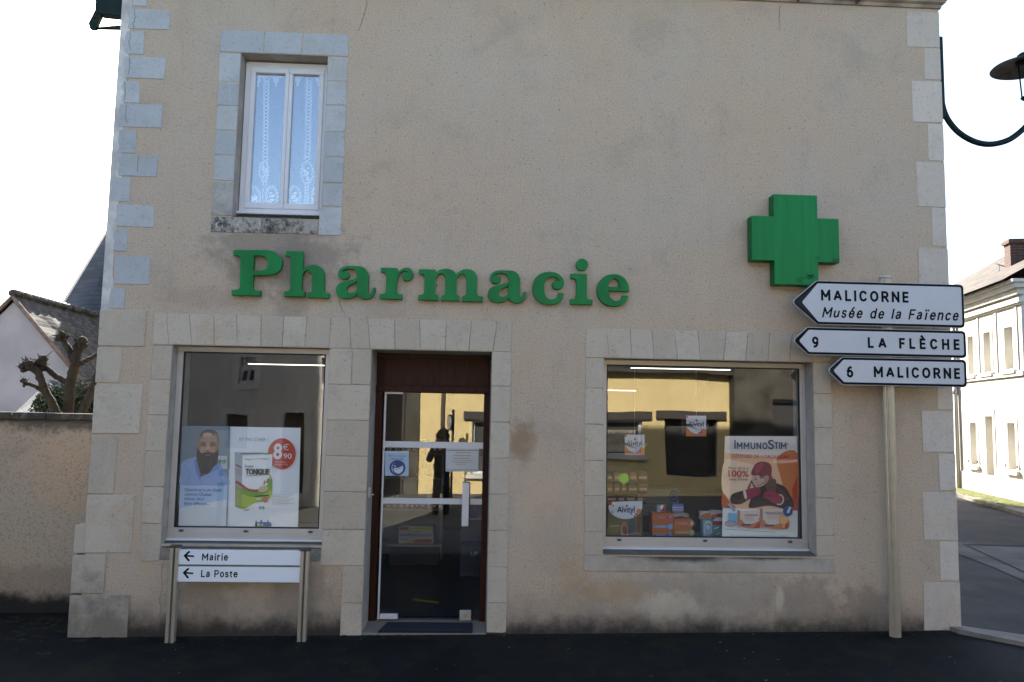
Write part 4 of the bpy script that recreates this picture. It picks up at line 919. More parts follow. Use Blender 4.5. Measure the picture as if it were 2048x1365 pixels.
# pollarded tree
n = N('mossy_bark'); f = n.noise(1, 6, .7, n.scale((30, 30, 14))); c = n.mix(n.ramp(f, .3, .7), (.005, .0042, .0034), (.024, .021, .016)); c = n.mix(n.math('MULTIPLY', n.ramp(n.noise(5, 5, .7), .5, .62), .7), c, (.022, .027, .008)); n.bump(f, 1.0, .04); BARK = n.fin(c, .95)
TY = 2.4
pt_ = thing('pollard_tree', 'bare pollarded tree with knobbly mossy stems behind the garden wall', 'tree', (*P3(140, 820, TY).xy, -.05))
def limb(mb, path, r0, r1, Y0, Y1, wob=.012):
    r0, r1 = r0*.8, r1*.8
    P = sm(path, 6, False)+[path[-1]]; n_ = len(P); V = []
    for i, (a, b) in enumerate(P):
        y = Y0+(Y1-Y0)*i/n_; p = P3(a, b, y); V.append(p+Vector((noise.noise(Vector((i*.6, Y0, 1)))*wob, 0, noise.noise(Vector((i*.6, Y0, 5)))*wob)))
    mb.tube(V, [(r0+(r1-r0)*i/(n_-1))*(1+.16*noise.noise(Vector((i*.9, Y1, 3)))) for i in range(n_)], BARK, 10); return V
mb = MB(); b0 = P3(137, 830, TY); mb.tube([(b0.x, TY, -.15), (b0.x, TY, .8), b0], [.13, .10, .085], BARK, 12)
limb(mb, [(137, 835), (139, 800), (142, 765), (149, 730), (155, 700), (160, 688)], .075, .055, TY, TY)
mb.build('trunk', pt_)
def limb_part(name, path, r0, r1, Y0, Y1, knobs):
    mb = MB(); limb(mb, path, r0, r1, Y0, Y1)
    rr = random.Random(int(path[0][0]))
    for (a, b, r) in knobs:
        for k in range(7): mb.blob(P3(a+rr.uniform(-6, 6), b+rr.uniform(-6, 6), Y1+rr.uniform(-.06, .06)), r*rr.uniform(.5, .85), BARK, 2, .35)
        for k in range(9):
            p = P3(a+rr.uniform(-5, 5), b+rr.uniform(-6, 2), Y1); d = Vector((rr.uniform(-1, 1), rr.uniform(-.5, .5), rr.uniform(-.2, 1))).normalized(); mb.tube([p, p+d*r*rr.uniform(1.2, 2.4)], [r*.14, r*.05], BARK, 5)
    mb.build(name, pt_)
limb_part('limb', [(150, 735), (158, 700), (166, 690)], .06, .06, TY, TY-.05, [(164, 686, .07), (155, 690, .05)])
limb_part('limb', [(147, 722), (140, 702), (132, 688), (124, 677)], .05, .038, TY, TY+.1, [(122, 674, .045), (128, 673, .04)])
limb_part('limb', [(140, 768), (126, 760), (112, 752), (98, 741), (88, 733)], .045, .04, TY, TY+.1, [(82, 722, .06), (79, 733, .05)])
limb_part('limb', [(162, 728), (172, 721), (186, 714), (200, 706)], .035, .03, TY, TY+.3, [])
limb_part('limb', [(116, 832), (104, 806), (92, 785), (84, 765), (76, 745), (66, 737)], .06, .05, TY-.1, TY, [(55, 733, .06), (62, 731, .055), (48, 736, .04)])
limb_part('limb', [(90, 784), (76, 776), (62, 769), (48, 767)], .03, .024, TY-.05, TY-.1, [(48, 767, .032)])
limb_part('limb', [(163, 832), (172, 808), (180, 790), (188, 768), (196, 745)], .06, .045, TY-.2, TY, [])
# evergreen shrub behind the tree
LEAFM = simple('dark_shrub_leaf', (.012, .030, .013), .6, .5, 14)
LEAFM2 = simple('light_shrub_leaf', (.025, .05, .018), .6, .4, 14)
rl = random.Random(3)
def leaves(mb, c, rad, n_, sz, mats):
    for k in range(n_):
        d = Vector((rl.gauss(0, 1), rl.gauss(0, 1), rl.gauss(0, 1))).normalized(); p = c+Vector((d.x*rad[0], d.y*rad[1], d.z*rad[2]))*rl.random()**.45
        a = Vector((rl.gauss(0, 1), rl.gauss(0, 1), rl.gauss(0, 1))).normalized(); b = a.cross(Vector((rl.gauss(0, 1), rl.gauss(0, 1), rl.gauss(0, 1)))).normalized(); s_ = sz*rl.uniform(.6, 1.3)
        mb.raw([p-a*s_, p+b*s_*.45, p+a*s_, p-b*s_*.45], [(0, 1, 2, 3)], rl.choice(mats))
shr = thing('garden_shrub', 'dense dark green shrub behind the pollarded tree', 'shrub', (*P3(150, 820, 4.2).xy, 0))
mb = MB(); 
for (a, b, r) in ((120, 812, .34), (135, 800, .4), (160, 812, .42), (180, 820, .4), (112, 825, .35), (150, 825, .5)): leaves(mb, P3(a, b, 4.2), (r, r*.8, r*.75), 1500, .032, [LEAFM, LEAFM, LEAFM2])
mb.build('foliage', shr)
mb = MB(); c0 = P3(150, 830, 4.2); rb = random.Random(8)
for k in range(7): mb.tube([(c0.x+rb.uniform(-.1, .1), 4.2, -.05), (c0.x+rb.uniform(-.7, .7), 4.2+rb.uniform(-.3, .3), 1.75)], [.03, .012], BARK, 6)
mb.build('stem', shr)
SLATE = slate_mat('old_tile_roof', (.025, .030, .034), (.085, .092, .098), 9.5, 2, .17, .4)
SLATEB = slate_mat('blue_slate_roof', (.03, .045, .075), (.065, .085, .125), 9, 2, .17, .25)
SLATED = slate_mat('dark_slate_roof', (.022, .028, .032), (.048, .054, .06), 6.5, 2, .2)
PINK = simple('pink_white_render', (.31, .315, .345), .9, .12, 1.2, .3, 40)
VERGE = simple('verge_tile', (.16, .11, .085), .8, .3, 10)
# gabled house
HY = 12.0
ax_, az_ = F(30, 590, HY); ex_, ez_ = F(186, 778, HY); hw = ex_-ax_
gh = thing('gabled_house', 'pinkish rendered gabled house with an old tiled roof behind the garden wall', 'house', (ax_, HY+4, 0))
HD = 7.5
mb = MB(); mb.raw([(ax_-hw+.15, HY, -.3), (ax_+hw-.15, HY, -.3), (ax_+hw-.15, HY, ez_), (ax_, HY, az_-.15), (ax_-hw+.15, HY, ez_)], [(0, 1, 2, 3, 4)], PINK)
mb.raw([(ax_-hw+.15, HY+HD, -.3), (ax_+hw-.15, HY+HD, -.3), (ax_+hw-.15, HY+HD, ez_), (ax_, HY+HD, az_-.15), (ax_-hw+.15, HY+HD, ez_)], [(4, 3, 2, 1, 0)], PINK)
for x in (ax_-hw+.15, ax_+hw-.15): mb.quad((x, HY, -.3), (x, HY+HD, -.3), (x, HY+HD, ez_), (x, HY, ez_), PINK)
mb.build('wall', gh)
mb = MB(); sl = (az_-ez_)/hw
for sg_ in (-1, 1):
    nx, ny = 16, 22
    V = [(ax_+sg_*(hw+.12)*i/nx, HY-.12+(HD+.2)*j/ny, az_-sl*(hw+.12)*i/nx+.035*noise.noise(Vector((i*.5, j*.5, sg_)))-.02*math.sin(j*.3)) for j in range(ny+1) for i in range(nx+1)]
    mb.raw(V, [(j*(nx+1)+i, j*(nx+1)+i+1, (j+1)*(nx+1)+i+1, (j+1)*(nx+1)+i) for j in range(ny) for i in range(nx)], SLATE)
rf = mb.build('roof', gh)
mb = MB()
for k in range(22): mb.tube([(ax_, HY-.14+k*.345, az_+.02), (ax_, HY-.14+k*.345+.34, az_+.05)], [.085, .105], SLATE, 8)
mb.build('ridge_tile', rf)
mb = MB()
for sg_ in (-1, 1): mb.tube([(ax_, HY-.10, az_-.06), (ax_+sg_*(hw+.1), HY-.10, az_-sl*(hw+.1)-.06)], .05, VERGE, 6)
mb.build('verge', rf)
# low slate shed
SY = 5.5
a, b = P3(100, 760, SY+1.6), P3(32, 824, SY); rgt = P3(129, 768, SY+1.6)
shd = thing('garden_shed', 'small shed with a blue slate roof between the garden wall and the gabled house', 'shed', (a.x, SY+1, 0))
f0, f1 = P3(26, 829, SY), P3(140, 836, SY)
mb = MB(); mb.poly3([f0, f1, rgt, a], SLATEB); mb.poly3([f0-Vector((0, 0, .06)), a-Vector((0, 0, .06)), rgt-Vector((0, 0, .06)), f1-Vector((0, 0, .06))], SLATEB)
mb.poly3([f0, a, a-Vector((0, 0, .06)), f0-Vector((0, 0, .06))], VERGE); mb.poly3([rgt, f1, f1-Vector((0, 0, .06)), rgt-Vector((0, 0, .06))], VERGE); mb.build('roof', shd)
mb = MB(); d = Vector((0, 0, .065))
for p, q_ in ((f0, f1), (f1, rgt), (rgt, a), (a, f0)): mb.quad((p.x, p.y, -.1), (q_.x, q_.y, -.1), tuple(q_-d), tuple(p-d), PINK)
mb.build('wall', shd)
gwl = thing('back_wall', 'low grey wall with a tiled top between the pollarded tree and the pharmacy', 'wall', (*P3(180, 800, 7.5).xy, 0))
x0_, zt_ = F(148, 762, 7.5); x1_ = F(260, 762, 7.5)[0]
mb = MB(); mb.box(x0_, x1_, 7.5, 7.8, -.2, zt_, simple('grey_garden_wall', (.17, .17, .17), .9, .2, 4, .4)); mb.build('wall_face', gwl)
mb = MB(); mb.box(x0_-.03, x1_, 7.42, 7.88, zt_+.001, zt_+.05, SLATE, .01); mb.build('coping', gwl)
# tall steep roof behind
KY = 21.0
e1, e0 = F(207, 480, KY), F(130, 622, KY); sl = (e1[1]-e0[1])/(e1[0]-e0[0])
tw = thing('church', 'tall building with a steep dark slate spire rising behind the gabled house', 'church', (e0[0]+4.5, KY+4.5, 0))
zb_ = e0[1]-3.75; xb = e0[0]-3.2/sl; hwid = 5.2; xc_ = xb+hwid; apz = zb_+sl*hwid
mb = MB(); NS = 16; rb_ = [Vector((xc_+hwid*math.cos(k*math.tau/NS), KY+hwid*math.sin(k*math.tau/NS), zb_)) for k in range(NS)]
mb.raw(rb_+[Vector((xc_, KY, apz))], [(k, (k+1) % NS, NS) for k in range(NS)], SLATED, True); mb.build('spire', tw)
mb = MB(); q_ = [(p.x*.94+xc_*.06, p.y*.94+KY*.06) for p in rb_]; mb.raw([(x, y, -.2) for x, y in q_]+[(x, y, zb_+.05) for x, y in q_], [(k, (k+1) % NS, NS+(k+1) % NS, NS+k) for k in range(NS)], PINK); mb.build('tower_wall', tw)
# tall house added out of view, to keep the houses opposite in shade
nb = thing('shade_house', 'added tall house out of view that shades the houses opposite', 'house', (-12, 1.5, -.1))
mb = MB(); mb.box(-18, -6.6, -1.0, 1.1, -.3, 11.6, PINK); mb.build('wall', nb)
mb = MB(); mb.box(-18.2, -6.45, -1.2, 1.3, 11.601, 11.9, SLATED, .03); mb.build('roof', nb)
# ================================================================ WHITE HOUSE ACROSS THE SIDE STREET
P0 = Vector((*G(1918, 977, .13), 0)); P1 = Vector((*G(2042, 1003, .13), 0))
HU = (P0-P1).normalized(); HN = Vector((HU.y, -HU.x, 0))           # along the wall (away), into the house
if HN.x < 0: HN = -HN
HO = P1.copy(); MH = Matrix((( HU.x, HN.x, 0, HO.x), (HU.y, HN.y, 0, HO.y), (0, 0, 1, 0), (0, 0, 0, 1)))
def Hs(px_, py_):
    d = ray(px_, py_); t = (HO-CAM).dot(HN)/d.dot(HN); p = CAM+d*t; return (p-HO).dot(HU), p.z
def Hrect(x0, y0, x1, y1):
    a = [Hs(x, y) for x, y in ((x0, y0), (x1, y0), (x1, y1), (x0, y1))]; ss = sorted(((a[0][0]+a[3][0])/2, (a[1][0]+a[2][0])/2)); return ss[0], ss[1], min(a[2][1], a[3][1]), max(a[0][1], a[1][1])
WH = simple('white_house_render', (.60, .57, .51), .9, .12, 1.5, .3, 30); WHT = simple('white_house_trim', (.66, .63, .56), .85, .08, 3)
SHUT = simple('tan_shutter', (.13, .10, .07), .7, .15, 4); BROWND = simple('worn_brown_door', (.17, .095, .07), .7, .2, 5)
s_far = Hs(1921, 900)[0]; s0_, s1_ = Hs(2046, 700)[0], s_far+5.5
_, zc = Hs(1985, 592)
wins = [Hrect(1937, 681, 1948, 752), Hrect(1968.6, 667, 1982, 744), Hrect(2010, 649, 2026.5, 733)]
lows = [Hrect(1942, 850, 1954, 930), Hrect(2017, 842, 2032, 938)]
dr = Hrect(1974, 833, 1988, 979)
za = sum(w_[2] for w_ in wins)/3; zb2 = sum(w_[3] for w_ in wins)/3; wins = [(a, b, za, zb2) for a, b, _, _ in wins]
za = sum(w_[2] for w_ in lows)/2; zb2 = sum(w_[3] for w_ in lows)/2; lows = [(a, b, za, zb2) for a, b, _, _ in lows]
dr = (dr[0], dr[1], .14, dr[3])
wh = thing('white_house', 'sunlit white two storey house with a brick chimney across the side street', 'house', (HO.x, HO.y, 0))
mb = MB(MH); wall_open(mb, s0_, s1_, -.2, zc, wins+lows+[dr], 0, .22, WH, WHT)
mb.quad((s0_, 0, -.2), (s0_, 8, -.2), (s0_, 8, zc), (s0_, 0, zc), WH); mb.quad((s1_, 0, -.2), (s1_, 8, -.2), (s1_, 8, zc), (s1_, 0, zc), WH); mb.quad((s0_, 8, -.2), (s1_, 8, -.2), (s1_, 8, zc), (s0_, 8, zc), WH)
mb.box(s0_-.01, s1_+.01, -.03, -.001, -.2, .62, WHT, .004)
mb.build('wall', wh)
mb = MB(MH)
for d, a, b in ((.05, -.42, -.38), (.09, -.38, -.26), (.14, -.20, -.06), (.22, -.06, .06), (.28, .06, .14)): mb.box(s0_-d, s1_+d, -d, .05, zc+a, zc+b-.002, WHT, .008)
zsx = Hs(2000, 752)[1]; mb.box(s0_-.03, s1_+.03, -.05, -.0012, zsx-.06, zsx+.05, WHT, .008); mb.build('cornice', wh)
mb = MB(MH); ze = zc+.14; ridge = 4.0
zr_ = ze+2.6
for y0_, y1_ in ((-.42, ridge), (8.42, ridge)): mb.quad((s0_-.1, y0_, ze), (s1_+.1, y0_, ze), (s1_+.1, y1_, zr_), (s0_-.1, y1_, zr_), slate_mat('brown_tile_roof', (.025, .018, .014), (.11, .085, .065), 9, 2, .2))
for s_ in (s0_, s1_): mb.raw([(s_, 0, zc), (s_, 8, zc), (s_, ridge, zr_-.05)], [(0, 1, 2)], WH)
rf = mb.build('roof', wh)
# chimney: its narrow side faces the street
cs, _ = Hs(2019, 560)
def onplane(px_, py_, yi):
    d = ray(px_, py_); o_ = HO+HN*yi; t = (o_-CAM).dot(HN)/d.dot(HN); p = CAM+d*t; return (p-HO).dot(HU), p.z
yi = 1.0
sa, zt1 = onplane(2019.5, 478, yi); sb, _ = onplane(2007, 478, yi)
BRK = brick_mat('chimney_brick')
mb = MB(MH); mb.box(min(sa, sb), max(sa, sb), yi, yi+1.5, ze-.3, zt1-.12, BRK); mb.box(min(sa, sb)-.05, max(sa, sb)+.05, yi-.05, yi+1.55, zt1-.119, zt1-.03, BRK); mb.box(min(sa, sb)-.02, max(sa, sb)+.02, yi-.02, yi+1.52, zt1-.029, zt1, simple('chimney_cap', (.10, .09, .085), .9)); mb.build('chimney', rf)
mb = MB(MH); zmid = zt1-.75; mb.tube([(max(sa, sb)+.01, yi+.2, zmid), (max(sa, sb)+.55, yi-.15, zmid+.32)], .012, GASKET, 6); mb.tube([(max(sa, sb)+.3, yi, zmid+.17), (max(sa, sb)+.25, yi-.05, zmid-.1)], .009, GASKET, 6); mb.build('aerial', rf)
WPANE = glass_mat('house_window_glass', .1)
def hwin(r, low):
    a, b, c, d = r
    mb = MB(MH); mb.box(a+.001, b-.001, .17, .215, c+.001, d-.001, SHUT, .004); f = mb.build('window', wh)
    mb = MB(MH); frame(mb, a-.12, b+.12, c-.02, d+.16, .12, .12, .02, .16, -.012, -.0015, WHT, .003)
    pts = [(a-.13, d+.16), (b+.13, d+.16)]+[(a-.13+(b-a+.26)*(1-k/8), d+.16+.13*math.sin(math.pi*k/8)) for k in range(9)][1:-1]
    mb.prism(pts, -.02, -.0013, WHT, .004); mb.build('surround', f)
    mb = MB(MH); mb.box(a-.14, b+.14, -.08, -.002, c-.12, c-.021, WHT, .008); mb.build('sill', f)
    mb = MB(MH); mb.box(a+.02, b-.02, .162, .168, c+.02, d-.02, WPANE); mb.build('pane', f)
    if low:
        for s_ in (a-.1, b+.1):
            mb = MB(MH); mb.box(s_-.006, s_+.006, -.05, -.026, c+.05, c+.12, GASKET); mb.build('shutter_catch', f)
for r in wins: hwin(r, False)
for r in lows: hwin(r, True)
mb = MB(MH); a, b, c, d = dr; mb.box(a+.001, b-.001, .18, .215, c, d-.001, BROWND, .004)
for k in range(3): mb.box(a+.1, b-.1, .172, .1799, c+.15+k*.75, c+.75+k*.75, BROWND, .006)
dd = mb.build('door', wh)
mb = MB(MH); frame(mb, a-.13, b+.13, c-.02, d+.16, .13, .13, .019, .16, -.014, -.0017, WHT, .006); pts = [(a-.14, d+.16), (b+.14, d+.16)]+[(a-.14+(b-a+.28)*(1-k/8), d+.16+.14*math.sin(math.pi*k/8)) for k in range(9)][1:-1]; mb.prism(pts, -.022, -.0014, WHT, .004); mb.build('surround', dd)
mb = MB(MH); mb.box(a-.05, b+.05, -.2, .17, .0, .138, KERB, .01); mb.build('door_step', dd)
sdp = Hs(1920, 900)[0]; mb = MB(MH); mb.tube([(sdp, -.06, zc-.4), (sdp, -.06, .15)], .05, ALU, 10); mb.tube([(sdp, -.06, 2.7), (sdp, -.06, 2.9)], .065, ALU, 10); mb.build('drainpipe', wh)
for s_ in (Hs(1958, 700)[0], Hs(1994, 700)[0], Hs(2036, 700)[0]):
    mb = MB(MH); mb.box(s_-.04, s_+.04, -.022, -.0016, zsx+.06, zc-.45, WHT, .004); mb.build('pilaster', wh)
# unseen block added behind the pharmacy to shade the side street
rw = thing('rear_shade_block', 'added unseen block behind the pharmacy that shades the side street', 'building', (1.5, 25, 0))
RZ0, RY0, RY1 = 13.2, 12.0, 38.0
mb = MB(); wall_open(mb, -2.5, XR-.02, -.2, RZ0, [], RY0, RY0, PLASTER)
for x in (-2.5, XR-.02): mb.quad((x, RY0, -.2), (x, RY1, -.2), (x, RY1, RZ0), (x, RY0, RZ0), PLASTER)
mb.quad((-2.5, RY1, -.2), (XR-.02, RY1, -.2), (XR-.02, RY1, RZ0), (-2.5, RY1, RZ0), PLASTER); mb.build('wall', rw)
mb = MB()
for xa, xb_ in ((-2.8, 1), (XR+.2, 1)): mb.quad((xa, RY0-.3, RZ0-.1), (xa, RY1+.3, RZ0-.1), (xb_, RY1+.3, RZ0+1), (xb_, RY0-.3, RZ0+1), SLATED)
mb.build('roof', rw)
# ================================================================ ACROSS THE STREET (seen mirrored in the glass)
OY = -11.6
YEL = simple('yellow_house_render', (.74, .58, .28), .9, .06, 1.2, .3, 40); GREYR = simple('grey_house_render', (.60, .56, .49), .9, .1, 1.2)
LINT = simple('dark_wood_lintel', (.05, .04, .035), .7)
gzo = -.1
oh = thing('yellow_house', 'low sunlit yellow house with dark lintels across the street, mirrored in the right shop window', 'house', (6, OY-3, gzo))
def mir(px_, py_, Y=OY):
    """point on the far side whose mirror image in the shop front lies at this pixel"""
    x, z = F(px_, py_, -Y); return x, z
def mrect(x0, y0, x1, y1):
    a, b = mir(x0, y0), mir(x1, y1); return min(a[0], b[0]), max(a[0], b[0]), min(a[1], b[1]), max(a[1], b[1])
XA, XB = mir(836, 800)[0]-1.6, mir(1470, 800)[0]
ez = mir(1300, 741)[1]+.05
ho = [mrect(1208, 838, 1292, 915), mrect(1338, 838, 1445, 955), mrect(945, 840, 990, 955)]
mb = MB(); V = lambda x, y, z: (x, y, z)
wall_open(mb, XA, XB, -.4, ez, ho, OY, OY-.25, YEL, WHT)
for x in (XA, XB): mb.quad((x, OY, -.4), (x, OY-6, -.4), (x, OY-6, ez), (x, OY, ez), YEL)
mb.quad((XA, OY-6, -.4), (XB, OY-6, -.4), (XB, OY-6, ez), (XA, OY-6, ez), YEL); mb.build('wall', oh)
mb = MB()
for ya, yb_ in ((OY+.28, OY-3), (OY-6.28, OY-3)):
    for dz in (0, -.1): mb.quad((XA-.1, ya, ez+dz), (XB+.1, ya, ez+dz), (XB+.1, yb_, ez+2.2+dz), (XA-.1, yb_, ez+2.2+dz), SLATED)
mb.quad((XA-.1, OY+.28, ez-.1), (XB+.1, OY+.28, ez-.1), (XB+.1, OY+.28, ez), (XA-.1, OY+.28, ez), LINT)
for x in (XA, XB): mb.raw([(x, OY, ez), (x, OY-6, ez), (x, OY-3, ez+2.15)], [(0, 1, 2)], YEL)
mb.build('roof', oh)
CURT = simple('cream_curtain', (.55, .50, .38), .9, .1)
for i, (a, b, c, d) in enumerate(ho):
    mb = MB(); frame(mb, a+.002, b-.002, c+.002, d-.002, .06, .06, .06, .06, OY-.20, OY-.14, LINT if i == 1 else ALUW); f = mb.build('window' if i != 1 else 'door', oh)
    mb = MB(); mb.box(a+.05, b-.05, OY-.24, OY-.21, c+.05, d-.05, DARK); mb.build('pane', f)
    if i == 0:
        mb = MB(); n_ = 60; xs_ = [a+.1+(b-a-.2)*k/n_ for k in range(n_+1)]
        Q = [(x, OY-.185+.02*math.sin(k*.75), z) for z in (c+.1, d-.25) for k, x in enumerate(xs_)]
        mb.raw(Q, [(k, k+1, n_+2+k, n_+1+k) for k in range(n_)], CURT); mb.build('curtain', f)
    mb = MB(); mb.box(a-.22, b+.22, OY+.002, OY+.09, d+.001, d+.2, LINT, .01); mb.build('lintel', f)
    if i != 1: mb = MB(); mb.box(a-.12, b+.12, OY+.002, OY+.12, c-.1, c-.001, WHT, .01); mb.build('sill', f)
mb = MB(); a, _ = mir(884, 800); mb.tube([(a, OY+.06, -.2), (a, OY+.06, ez)], .045, LINT, 8); mb.build('drainpipe', oh)
# second building at the right end, old grey stone
OS = thing('grey_stone_house', 'tall weathered grey stone house beside the yellow house, mirrored in the right shop window', 'house', (XB+5, OY-3, gzo))
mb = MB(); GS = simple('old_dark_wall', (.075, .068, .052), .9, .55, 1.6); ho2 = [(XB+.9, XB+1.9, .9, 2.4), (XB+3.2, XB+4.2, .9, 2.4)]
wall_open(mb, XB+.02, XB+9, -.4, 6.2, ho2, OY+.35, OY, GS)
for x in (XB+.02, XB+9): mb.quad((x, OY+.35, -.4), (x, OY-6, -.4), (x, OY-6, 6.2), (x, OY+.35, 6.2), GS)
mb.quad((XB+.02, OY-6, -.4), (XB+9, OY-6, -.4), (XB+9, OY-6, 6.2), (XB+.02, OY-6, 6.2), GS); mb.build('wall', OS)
mb = MB()
for ya, yb_ in ((OY+.6, OY-3), (OY-6.3, OY-3)): mb.quad((XB, ya, 6.1), (XB+9.1, ya, 6.1), (XB+9.1, yb_, 8.5), (XB, yb_, 8.5), SLATED)
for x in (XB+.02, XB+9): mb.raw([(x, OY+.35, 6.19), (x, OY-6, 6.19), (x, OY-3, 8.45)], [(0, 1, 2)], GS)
mb.build('roof', OS)
for a, b, c, d in ho2: mb = MB(); frame(mb, a, b, c, d, .07, .07, .07, .07, OY+.1, OY+.16, ALUW); mb.box(a+.07, b-.07, OY+.08, OY+.12, c+.07, d-.07, DARK); mb.build('window', OS)
# grey rendered house at the left end, nearer
GY = -9.4
gho = thing('grey_house', 'grey rendered house with white shuttered windows across the street, mirrored in the left shop window', 'house', (-5.5, GY-3, gzo))
def m2(px_, py_): return F(px_, py_, -GY)
def mr2(x0, y0, x1, y1):
    a, b = m2(x0, y0), m2(x1, y1); return min(a[0], b[0]), max(a[0], b[0]), min(a[1], b[1]), max(a[1], b[1])
h3 = [mr2(471, 712, 501, 766), mr2(641, 712, 690, 770), mr2(562, 826, 598, 990), mr2(446, 830, 486, 900)]
gx1 = m2(715, 800)[0]
mb = MB(); wall_open(mb, -11, gx1, -.4, 4.75, h3, GY, GY-.25, GREYR, WHT)
for x in (-11, gx1): mb.quad((x, GY, -.4), (x, GY-6, -.4), (x, GY-6, 4.75), (x, GY, 4.75), GREYR)
mb.quad((-11, GY-6, -.4), (gx1, GY-6, -.4), (gx1, GY-6, 4.75), (-11, GY-6, 4.75), GREYR); mb.build('wall', gho)
mb = MB()
for ya, yb_ in ((GY+.3, GY-3), (GY-6.3, GY-3)): mb.quad((-11.1, ya, 4.68), (gx1+.1, ya, 4.68), (gx1+.1, yb_, 6.2), (-11.1, yb_, 6.2), SLATED)
for x in (-11, gx1): mb.raw([(x, GY, 4.74), (x, GY-6, 4.74), (x, GY-3, 6.15)], [(0, 1, 2)], GREYR)
mb.build('roof', gho)
for i, (a, b, c, d) in enumerate(h3):
    mb = MB(); frame(mb, a-.14, b+.14, c-.14, d+.14, .14, .14, .14, .14, GY+.002, GY+.03, WHT, .005); f = mb.build('window' if i != 2 else 'door', gho)
    mb = MB(); mb.box(a+.002, b-.002, GY-.2, GY-.15, c+.002, d-.002, ALUW if i < 2 else SHUT); mb.build('shutter', f)
    mb = MB(); xm = (a+b)/2
    for u, v in ((a+.05, xm-.03), (xm+.03, b-.05)): mb.box(u, v, GY-.149, GY-.14, c+.06, c+(d-c)*.5, DARK)
    mb.build('pane', f)
db = thing('dark_filler', 'added dark barn between the grey and the yellow house, mirrored in the door glass', 'filler', (-2, OY-2, gzo))  # dark volume added so the door glass mirrors shade, not a lit wall
bx1, bx2 = mir(690, 800)[0], mir(835, 800)[0]
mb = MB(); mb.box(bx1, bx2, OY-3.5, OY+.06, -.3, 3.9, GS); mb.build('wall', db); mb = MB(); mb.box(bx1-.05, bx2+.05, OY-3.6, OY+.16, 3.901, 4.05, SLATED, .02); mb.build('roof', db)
mb = MB(); mb.box(bx1+.6, bx2-.35, OY+.061, OY+.12, -.1, 2.4, LINT, .01); mb.build('door', db)
# green bollards with a white band on the far kerb
for i, (a, b) in enumerate(((432, 1032), (600, 1040), (300, 1030))):
    yy = -6.9; x = F(a, 958, 6.9)[0]; z0 = gz(x)
    if i == 0:
        bo = thing('bollard', 'green street bollard with a white reflective band, mirrored in the left shop window', 'bollard', (x, yy, z0), 'green bollards along the kerb')
        mb = MB(); mb.lathe((x, yy, z0), [(.06, 0), (.055, .02), (.05, .05), (.05, .85), (.04, .89), (0, .91)], GREEN, 20); mb.build('shaft', bo)
        mb = MB(); mb.lathe((x, yy, z0), [(.0505, .70), (.0525, .70), (.0525, .80), (.0505, .80)], WHITE, 20); mb.build('band', bo); bx0 = x
    else: dup(bo, (x-bx0, 0, z0-bo.location.z))
# round traffic mirror on a post by the yellow house
tx_, tz_ = F(905, 846, 10.6)
tm = thing('traffic_mirror', 'round traffic mirror on a slim post before the yellow house, mirrored in the door', 'traffic mirror', (tx_, -10.6, gzo))
mb = MB(); mb.tube([(tx_, -10.6, -.2), (tx_, -10.6, tz_+.3)], .03, GASKET, 10); mb.build('post', tm)
mb = MB(); dv = Vector((-.93, .3, 0)).normalized(); c0 = Vector((tx_-.06, -10.6, tz_)); mb.tube([c0, c0+dv*.03], .19, GASKET, 28); mb.tube([c0+dv*.031, c0+dv*.04], .16, ALU, 28); mb.build('mirror_disc', tm)
# ================================================================ BEHIND THE GLASS
def lit_tube(px0, px1, py, Y, label, group='lit ceiling tubes in the shop'):
    x0, z = F(px0, py, Y); x1, _ = F(px1, py, Y); z = min(z, 2.70)
    t = thing('ceiling_light', label, 'ceiling light', ((x0+x1)/2, Y, z), group)
    mb = MB(); mb.box(x0, x1, Y-.02, Y+.02, z, z+.008, LED, .002); mb.build('tube', t)
    mb = MB(); mb.box(x0-.02, x1+.02, Y-.05, Y+.05, z+.0085, 2.749, DARK, .004); mb.build('housing', t)
lit_tube(497, 655, 729, 1.9, 'lit ceiling tube seen at the top of the left shop window')
lit_tube(1262, 1460, 737, 1.6, 'long lit ceiling tube along the top of the right shop window')
lit_tube(1190, 1272, 781, 3.9, 'short lit ceiling tube deeper in the shop behind the right window')
lit_tube(1578, 1596, 771, 3.6, 'small lit ceiling lamp at the right end of the right shop window')
# window ledges
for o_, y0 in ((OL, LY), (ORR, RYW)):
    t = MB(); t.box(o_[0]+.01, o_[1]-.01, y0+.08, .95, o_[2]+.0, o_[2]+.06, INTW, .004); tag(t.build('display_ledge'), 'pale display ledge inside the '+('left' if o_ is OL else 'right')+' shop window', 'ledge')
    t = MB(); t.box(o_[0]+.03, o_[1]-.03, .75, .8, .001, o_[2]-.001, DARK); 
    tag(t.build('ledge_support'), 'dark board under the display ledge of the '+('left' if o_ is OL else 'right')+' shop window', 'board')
# ---- left window posters
PYL = LY+.045
Zb = (340, 840, .17588)
pa = thing('portrait_poster', 'tall poster of a bearded man in a blue shirt in the left shop window', 'poster', (*F(410, 1055, PYL)[:1], PYL, F(410, 1055, PYL)[1]))
A = Art(PYL, *Zb); GB = pc(122, 140, 156)
A.sheet([(135, 68), (685, 75), (650, 1222), (95, 1216)], GB); A.k = 1
A.poly([(136, 72), (684, 78), (668, 560), (122, 520)], pc(104, 122, 140)); A.bar(520, 120, 680, 560, pc(128, 144, 156)); A.bar(540, 410, 650, 560, pc(200, 206, 208))
A.poly([(118, 735), (658, 742), (645, 1000), (105, 1000)], pc(176, 204, 236)); A.poly([(106, 1000), (645, 905), (640, 1218), (97, 1214)], pc(226, 228, 232))
A.build('sheet', pa)
A = Art(PYL-.004, *Zb); SK, SKD, HAIR = pc(176, 138, 116), pc(120, 84, 68), pc(38, 30, 28)
